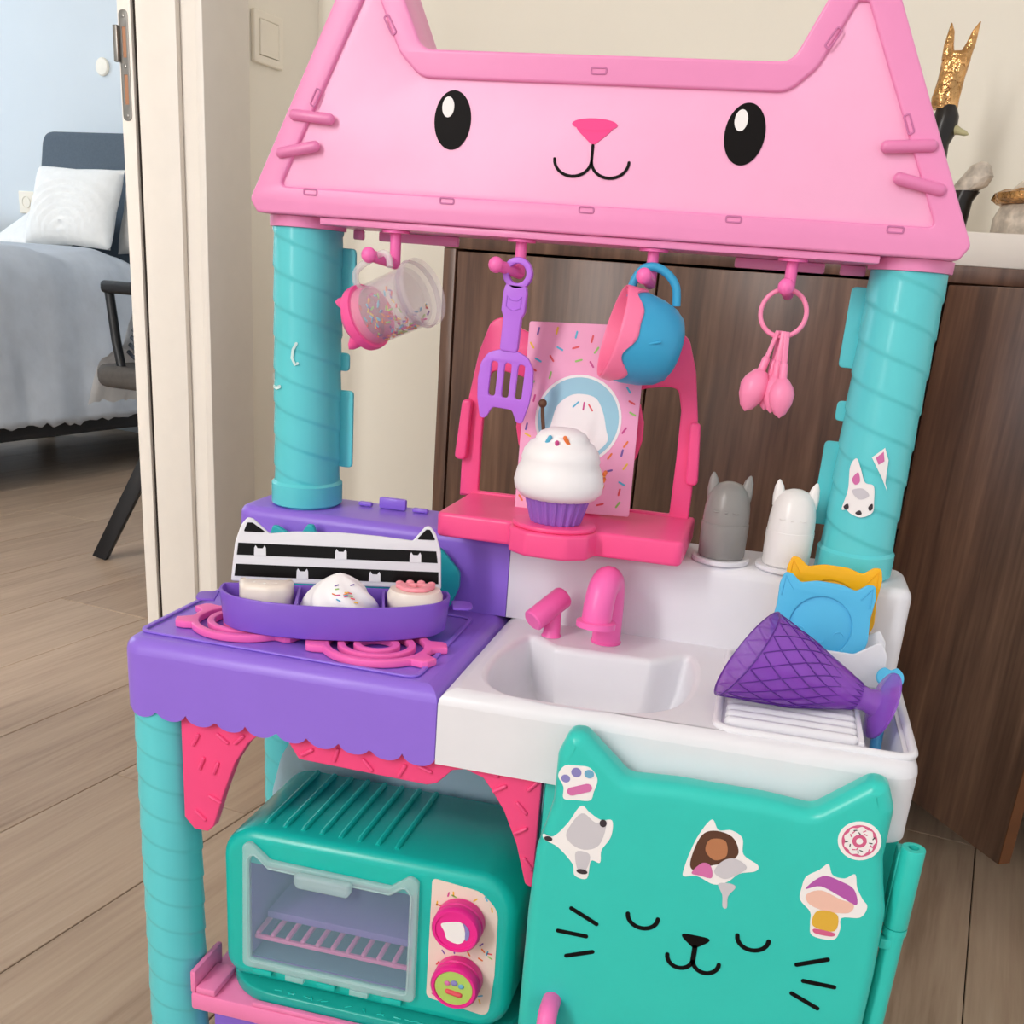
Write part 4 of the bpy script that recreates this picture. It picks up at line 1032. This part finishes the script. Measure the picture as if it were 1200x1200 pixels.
# ------------------------------------------------------------------ plates in the holder
def plate(name, label, M, m):
    p = empty(name, M @ Vector((0, 0, 0)), label, 'toy plate', 'cat-eared toy plates')
    hp = [(0, 0), (.018, .0015), (.033, .010), (.0385, .027), (.0365, .047), (.0375, .064), (.0350, .0735), (.0290, .0728), (.0215, .0668), (.009, .0702)]
    o = rnd([(-x, z) for x, z in hp[::-1]] + hp[1:] , [.02, .004, .004, .006, .012, .02, .02, .02, .02, .03] + [.02, .02, .02, .02, .012, .006, .004, .004, .02][:9], 4)
    o = o[::-1]
    add('plate_rim', front([o, ell(0, .034, .0245, .0245, 40)], 0, .0035, .0009), m, p, M)
    add('plate_well', front([ell(0, .034, .0252, .0252, 40)], .0022, .0042, .0002), m, p, M)
    for s in (-1, 1):
        add('ear_crease', tube([(s * .0265, -.0002, .0605), (s * .0335, -.0002, .0705), (s * .0345, -.0002, .0545)], .0005, res=1), m, p, M)
        add('embossed_eye', tube([(s * .0155 + .004 * cos(a), .0020, .029 + .003 * sin(a)) for a in (0, .8, 1.57, 2.3, 3.14)], .0005, res=1), m, p, M)
        add('embossed_mouth', tube([(s * .0025 + .0025 * cos(a), .0020, .0235 - .002 * sin(a)) for a in (0, .8, 1.57, 2.3, 3.14)], .0005, res=1), m, p, M)
plate('toy_plate', 'light blue cat-eared toy plate in the drying rack', Matrix.Translation((.5290, .1555, .4575)) @ Matrix.Rotation(-.12, 4, 'X') @ Matrix.Rotation(.03, 4, 'Y'), BLUE)
plate('toy_plate', 'yellow cat-eared toy plate behind the blue one', Matrix.Translation((.5340, .1775, .4665)) @ Matrix.Rotation(-.10, 4, 'X') @ Matrix.Rotation(.02, 4, 'Y'), YEL)
# ------------------------------------------------------------------ cone cup and blue spoon
A_, B_ = Vector((.4755, .060, .4925)), Vector((.5775, .0765, .4625))
MCo = axisM(A_, B_); Lc = (B_ - A_).length
cn = empty('cone_cup', Vector((.52, .068, .456)), 'see-through purple waffle cone cup lying across the drying rack', 'toy cup')
co_ = lathe([(.0352, .0), (.036, .0006), (.0348, .004), (.0262, Lc * .38), (.0152, Lc * .7), (.0098, Lc * .82), (.0085, Lc * .88), (.0105, Lc * .945), (.0215, Lc * .975), (.0255, Lc * .99), (.0255, Lc * 1.005), (.0001, Lc * 1.01)], 48, cap=False)
inner_c = lathe([(.0352, 0), (.0335, .004), (.0248, Lc * .38), (.0138, Lc * .7), (.0078, Lc * .82), (.0001, Lc * .84)], 48, cap=False)
dn = MCo.to_3x3().inverted() @ Vector((0, -.35, -1)); dn.z = 0; dn.normalize()
def slant(me):
    for v in me.vertices:
        f = max(0, 1 - v.co.z / (Lc * .5)); v.co.z -= .27 * f * (v.co.x * dn.x + v.co.y * dn.y)
    return me
add('cone', slant(join(co_, inner_c)), CONE, cn, MCo, smooth=50)
def rc(t): return .0356 - (.0356 - .0104) * t
for sgn in (1, -1):
    for i in range(16):
        pts = []
        for k in range(15):
            t = k / 14; a = 2 * PI * i / 16 + sgn * t * 1.5
            R = .0354 + (.0262 - .0354) * t * 2.1 if t < .476 else .0262 + (.0104 - .0262) * (t - .476) / .524
            pts.append((R * cos(a), R * sin(a), .002 + t * Lc * .79))
        add('waffle_line', slant(tube(pts, .00045, res=1)), CONEL, cn, MCo)
add('rim_line', slant(tube([(.0356 * cos(2 * PI * k / 48), .0356 * sin(2 * PI * k / 48), .0006) for k in range(48)], .0007, True, 2)), CONEL, cn, MCo)
spn = empty('blue_spoon', (.58, .1, .409), 'small light blue toy spoon with lobed head in the cutlery well', 'toy spoon')
add('spoon_handle', tube([(.5755, .035, .4125), (.579, .08, .430), (.584, .122, .4555), (.5855, .130, .4615)], .0042, res=3), BLUE, spn)
add('spoon_head', flat([blob([(-.009, -.004), (-.010, .004), (-.005, .009), (0, .0075), (.005, .0098), (.0098, .004), (.009, -.004), (0, -.0075)], 5)], .0035, .0012), BLUE, spn, Matrix.Translation((.5868, .1345, .464)) @ Matrix.Rotation(.75, 4, 'X'))

# ------------------------------------------------------------------ hanging utensils
# spatula
sp_ = empty('spatula', (.2495, .19, .618), 'purple slotted toy spatula hanging from the second hook', 'toy spatula')
MS = Matrix.Translation((.2520, .1985, .7372)) @ Matrix.Rotation(.05, 4, 'Y')
bladeh = [(0, -.0598), (.008, -.0598), (.017, -.0632), (.0225, -.072), (.0238, -.085), (.0225, -.1), (.0185, -.1165), (.0135, -.1165), (.0085, -.1065), (0, -.1065)]
blade = [(x, z) for x, z in bladeh[1:-1]] + [(-x, z) for x, z in bladeh[1:-1][::-1]]
blade = rnd(blade, [.004, .01, .01, .02, .02, .004, .004, .004] + [.004, .004, .004, .02, .02, .01, .01, .004], 4)
slots = [rnd([(c - .003, -.0975), (c + .003, -.0975), (c + .003, -.0695), (c - .003, -.0695)], .0028, 4) for c in (-.0105, .001, .0125)]
add('blade', front([blade] + slots, -.002, .002, .0008), PURP2, sp_, MS)
add('handle', front([rnd([(-.0085, -.0085), (.0085, -.0085), (.0098, -.015), (.0098, -.029), (.0075, -.034), (.0075, -.0605), (-.0075, -.0605), (-.0075, -.034), (-.0098, -.029), (-.0098, -.015)], .003, 3)], -.0035, .0032, .001), PURP2, sp_, MS)
add('ring', front([ell(0, 0, .0122, .0122, 36), ell(0, 0, .0074, .0074, 30)], -.0035, .0035, .001), PURP2, sp_, MS)
add('emblem', tube([(x, -.0038, z) for x, z in ((-.006, -.026), (-.006, -.0175), (-.003, -.0205), (.003, -.0205), (.006, -.0175), (.006, -.026), (0, -.0285), (-.006, -.026))], .0005, res=1), PURP2, sp_, MS)
# blue mug
A_, B_ = Vector((.3340, .189, .7000)), Vector((.3860, .2055, .6880))
Mm = axisM(A_, B_)
mgc = empty('toy_mug', Vector((.362, .2, .664)), 'blue toy mug with dripping pink rim hanging from the third hook', 'toy mug')
mp = [(.0001, .055), (.018, .0545), (.025, .051), (.0300, .044), (.0338, .032), (.0356, .018), (.0352, .008), (.0350, .003)]
add('mug_body', lathe(mp + [(.033, .003), (.033, .03), (.024, .048), (.0001, .05)], 48, cap=False), MUGB, mgc, Mm, smooth=50)
def icing():
    n = 96; R0 = []
    def rad(z): 
        for (r0, z0), (r1, z1) in zip(mp[::-1], mp[::-1][1:]):
            if z0 <= z <= z1: return r0 + (r1 - r0) * (z - z0) / (z1 - z0)
        return .035
    rings = []
    low = [.0135 + .0035 * sin(5 * 2 * PI * k / n) + .0022 * sin(8 * 2 * PI * k / n + 1) for k in range(n)]
    for f in (0, .25, .5, .75, .92, 1.0):
        rings.append([((rad(.0031 + (low[k] - .003) * f) + (.0016 if f < .99 else .0002)) * cos(2 * PI * k / n), (rad(.0031 + (low[k] - .003) * f) + (.0016 if f < .99 else .0002)) * sin(2 * PI * k / n), .0025 + (low[k] - .003) * f) for k in range(n)])
    top = [[((.0366 - .0008 * (1 - cos(a)) * 1.4) * cos(2 * PI * k / n), (.0366 - .0008 * (1 - cos(a)) * 1.4) * sin(2 * PI * k / n), .0025 - .0022 * sin(a)) for k in range(n)] for a in (PI, 2.4, 1.57, .8)]
    inn_ = [[(r * cos(2 * PI * k / n), r * sin(2 * PI * k / n), z) for k in range(n)] for r, z in ((.0001, .047), (.022, .046), (.031, .03), (.0325, .002), (.0335, .0003))]
    return loft(inn_ + top[::-1][::-1] + rings)
add('icing', icing(), MUGP, mgc, Mm, smooth=60)
add('handle', tube([tuple(p) for p in cat_rom([(.344, .205, .7265), (.3445, .206, .737), (.351, .206, .7475), (.361, .206, .7495), (.371, .206, .745), (.3785, .206, .736), (.3805, .206, .722)], 5, False)], .0034, res=4), MUGB, mgc, smooth=70)
add('embossed_wave', tube([tuple(p) for p in cat_rom([(.376, .1660, .6960), (.362, .1632, .6930), (.3525, .1625, .6950), (.3505, .1625, .7000), (.354, .1625, .7030), (.3575, .163, .7005)], 4, False)] , .0011, res=2), MUGB, mgc)
# clear mug with sprinkles
A_, B_ = Vector((.1235, .198, .6935)), Vector((.1800, .180, .7180))
Mg = axisM(A_, B_) @ Matrix.Diagonal((1.15, 1.15, 1, 1)); Lg = (B_ - A_).length
gm = empty('sprinkle_shaker_mug', Vector((.145, .19, .672)), 'clear toy mug with sprinkles and pink cat-eared lid hanging from the first hook', 'toy mug')
add('glass_wall', lathe([(.0212, 0), (.0215, Lg * .8), (.0222, Lg * .86), (.0235, Lg), (.0225, Lg), (.0205, Lg * .82), (.0203, 0)], 40, cap=False), GLASS, gm, Mg)
add('glass_base', lathe([(.0001, Lg * .80), (.0203, Lg * .80), (.0205, Lg * .815), (.0001, Lg * .815)], 40, cap=False), mat('clear_base', 'CDBFCB', .1, alpha=.14), gm, Mg)
add('base_ring', lathe([(.0225, Lg * .86), (.0238, Lg * .9), (.0225, Lg * .94)], 40, cap=False), mat('clear_ring', 'BBA6BA', .1, alpha=.4), gm, Mg)
side = (Mg.to_3x3().inverted() @ Vector((0, -.3, -1))).normalized()
a_s = math.atan2(side.y, side.x)
add('sprinkle_card', lathe([(.0190, .008), (.0192, Lg * .74)], 40, cap=False), mat('sprinkle_sleeve', 'EFE6E4', .4, alpha=.2), gm, Mg)
random.seed(17)
for i in range(150):
    a = a_s + random.uniform(-1.7, 1.7); z = random.uniform(.014, Lg * .78); R = .0197
    p = Vector((R * cos(a), R * sin(a), z)); d = Vector((-sin(a) * random.uniform(-1, 1), cos(a) * random.uniform(-1, 1), random.uniform(-1, 1))).normalized() * .0013
    add('sprinkle', capsule(p - d, p + d, .00065, 5), SPR[i % 7], gm, Mg)
lidm = add('lid', lathe([(.0001, -.0165), (.010, -.0155), (.017, -.012), (.0205, -.0065), (.0215, -.005), (.0246, -.004), (.025, 0), (.0244, .004), (.0215, .0045), (.0205, .012), (.0195, .012), (.019, .002)], 40, cap=False), mat('lid_pink', 'F95CA2', .35), gm, axisM(A_, B_) @ Matrix.Diagonal((1.08, 1.08, 1, 1)), smooth=50)
up3 = Mg.to_3x3().inverted()
for dv in (Vector((-.15, -.35, 1)), Vector((.25, -.5, -1))):
    q = up3 @ dv; q.z = 0; q.normalize()
    a, b = Vector((q.x * .0135, q.y * .0135, -.011)), Vector((q.x * .0185, q.y * .0185, -.021))
    add('lid_ear', lathe([(.006, -.003), (.0056, .002), (.003, .0085), (.0003, .0115)], 14, Mg @ axisM(a, b)), mat('lid_pink', 'F95CA2', .35), lidm)
add('handle', tube([tuple(p) for p in cat_rom([(.1185, .196, .7150), (.1145, .195, .7215), (.1165, .194, .7310), (.131, .192, .7405), (.140, .190, .7445), (.1455, .188, .7415), (.1475, .186, .7345)], 5, False)], .0028, res=4), mat('clear_handle', 'EFECEF', .05, alpha=.38), gm, smooth=70)
# spoons on a ring
ss = empty('measuring_spoons', Vector((.4645, .2, .644)), 'four pink toy measuring spoons on a ring hanging from the fourth hook', 'toy spoons')
add('ring', tube([(.4635 + .0172 * cos(2 * PI * k / 40), .2005, .7235 + .0172 * sin(2 * PI * k / 40)) for k in range(40)], .0019, True, 3), SPOONP, ss, smooth=70)
def spoon(top, bot, y, w_, tipl):
    a, b = Vector((top[0], y, top[1])), Vector((bot[0], y - .004, bot[1])); d = (b - a).normalized()
    hmesh = boxm(-.0022, .0022, -.0012, .0012, 0, (b - a).length, bev=.0008)
    hmesh.transform(axisM(a, b) @ Matrix.Rotation(0, 4, 'Z'))
    bowl = lathe([(.0001, 0), (w_ * .45, tipl * .06), (w_ * .85, tipl * .25), (w_, tipl * .42), (w_ * .85, tipl * .66), (w_ * .45, tipl * .9), (.0001, tipl)], 24, axisM(b - d * .002, b + d) , cap=False)
    o = add('spoon', join(hmesh, bowl), SPOONP, ss, smooth=60)
    add('neck', capsule(a + (b - a) * .72, a + (b - a) * .98, .0032, 10), SPOONP, o)
spoon((.4615, .7105), (.4535, .680), .1995, .0115, .0345)
spoon((.4635, .7105), (.4615, .677), .2045, .0078, .029)
spoon((.4660, .7105), (.4655, .6765), .1985, .0082, .0295)
spoon((.4685, .7105), (.4708, .6755), .1915, .0100, .031)
# torn sticker scraps on the right column
def wrap_sticker(c2d, m, dz=.0004):
    """outline in (angle offset along x, z) wrapped on the right column"""
    cx, cy, A, B = .553, .241, CA + .0018 + dz, CBb + .0018 + dz
    me = flat([c2d], 0)
    bm = bmesh.new(); bm.from_mesh(me); bpy.data.meshes.remove(me)
    bmesh.ops.subdivide_edges(bm, edges=list(bm.edges), cuts=3, use_grid_fill=True)
    for v in bm.verts:
        s = max(-.98, min(.98, (v.co.x - cx) / A)); z = v.co.y
        v.co = Vector((cx + A * s, cy - B * math.sqrt(1 - s * s), z))
    return bm_mesh(bm)
colR = [o for o in K.children if o.name.startswith('column')][1]
scr = add('sticker_scrap', wrap_sticker(blob([(.5335, .578), (.5355, .594), (.534, .612), (.5375, .6195), (.542, .612), (.547, .602), (.554, .600), (.5565, .588), (.557, .579), (.549, .574), (.541, .5755), (.537, .578)]), WPRINT), WPRINT, colR)
for pts, m in ((blob([(.537, .603), (.5405, .609), (.543, .602), (.540, .599)]), GPINK), (blob([(.5385, .594), (.546, .597), (.552, .592), (.545, .588)]), GREYP), (blob([(.5345, .58), (.537, .583), (.5385, .58), (.5365, .578)]), DARKP), (blob([(.544, .577), (.547, .5795), (.549, .577), (.5465, .5755)]), DARKP), (blob([(.553, .583), (.5555, .586), (.5565, .582), (.5545, .580)]), DARKP)):
    add('sticker_print', wrap_sticker(pts, m, .0007), m, colR)
add('sticker_scrap', wrap_sticker([(.5485, .622), (.557, .6305), (.5615, .621), (.5625, .603), (.5655, .596), (.559, .607)], WPRINT), WPRINT, colR)
add('sticker_print', wrap_sticker([(.5515, .622), (.5565, .6275), (.5585, .62), (.5545, .617)], GPINK, .0007), GPINK, colR)
colL = [o for o in K.children if o.name.startswith('column')][0]
def wrapL(c2d, dz=.0006):
    cx, cy, A, B = .0516, .241, CA + .0013 + dz, CBb + .0013 + dz
    bm = bmesh.new(); me = flat([c2d], 0); bm.from_mesh(me); bpy.data.meshes.remove(me)
    for v in bm.verts:
        q = max(-.98, min(.98, (v.co.x - cx) / A)); z = v.co.y
        v.co = Vector((cx + A * q, cy - B * math.sqrt(1 - q * q), z))
    return bm_mesh(bm)
for pts in (line2([(.0565, .6665), (.0535, .661), (.0525, .654), (.0555, .6485), (.0575, .650)], .0024, 4), line2([(.030, .6275), (.0345, .6265), (.0395, .6285)], .0030, 4), line2([(.028, .633), (.029, .6385)], .0012, 3)):
    add('scuff', wrapL(pts), mat('scuff_white', 'CFEAE8', .6), colL, smooth=None)
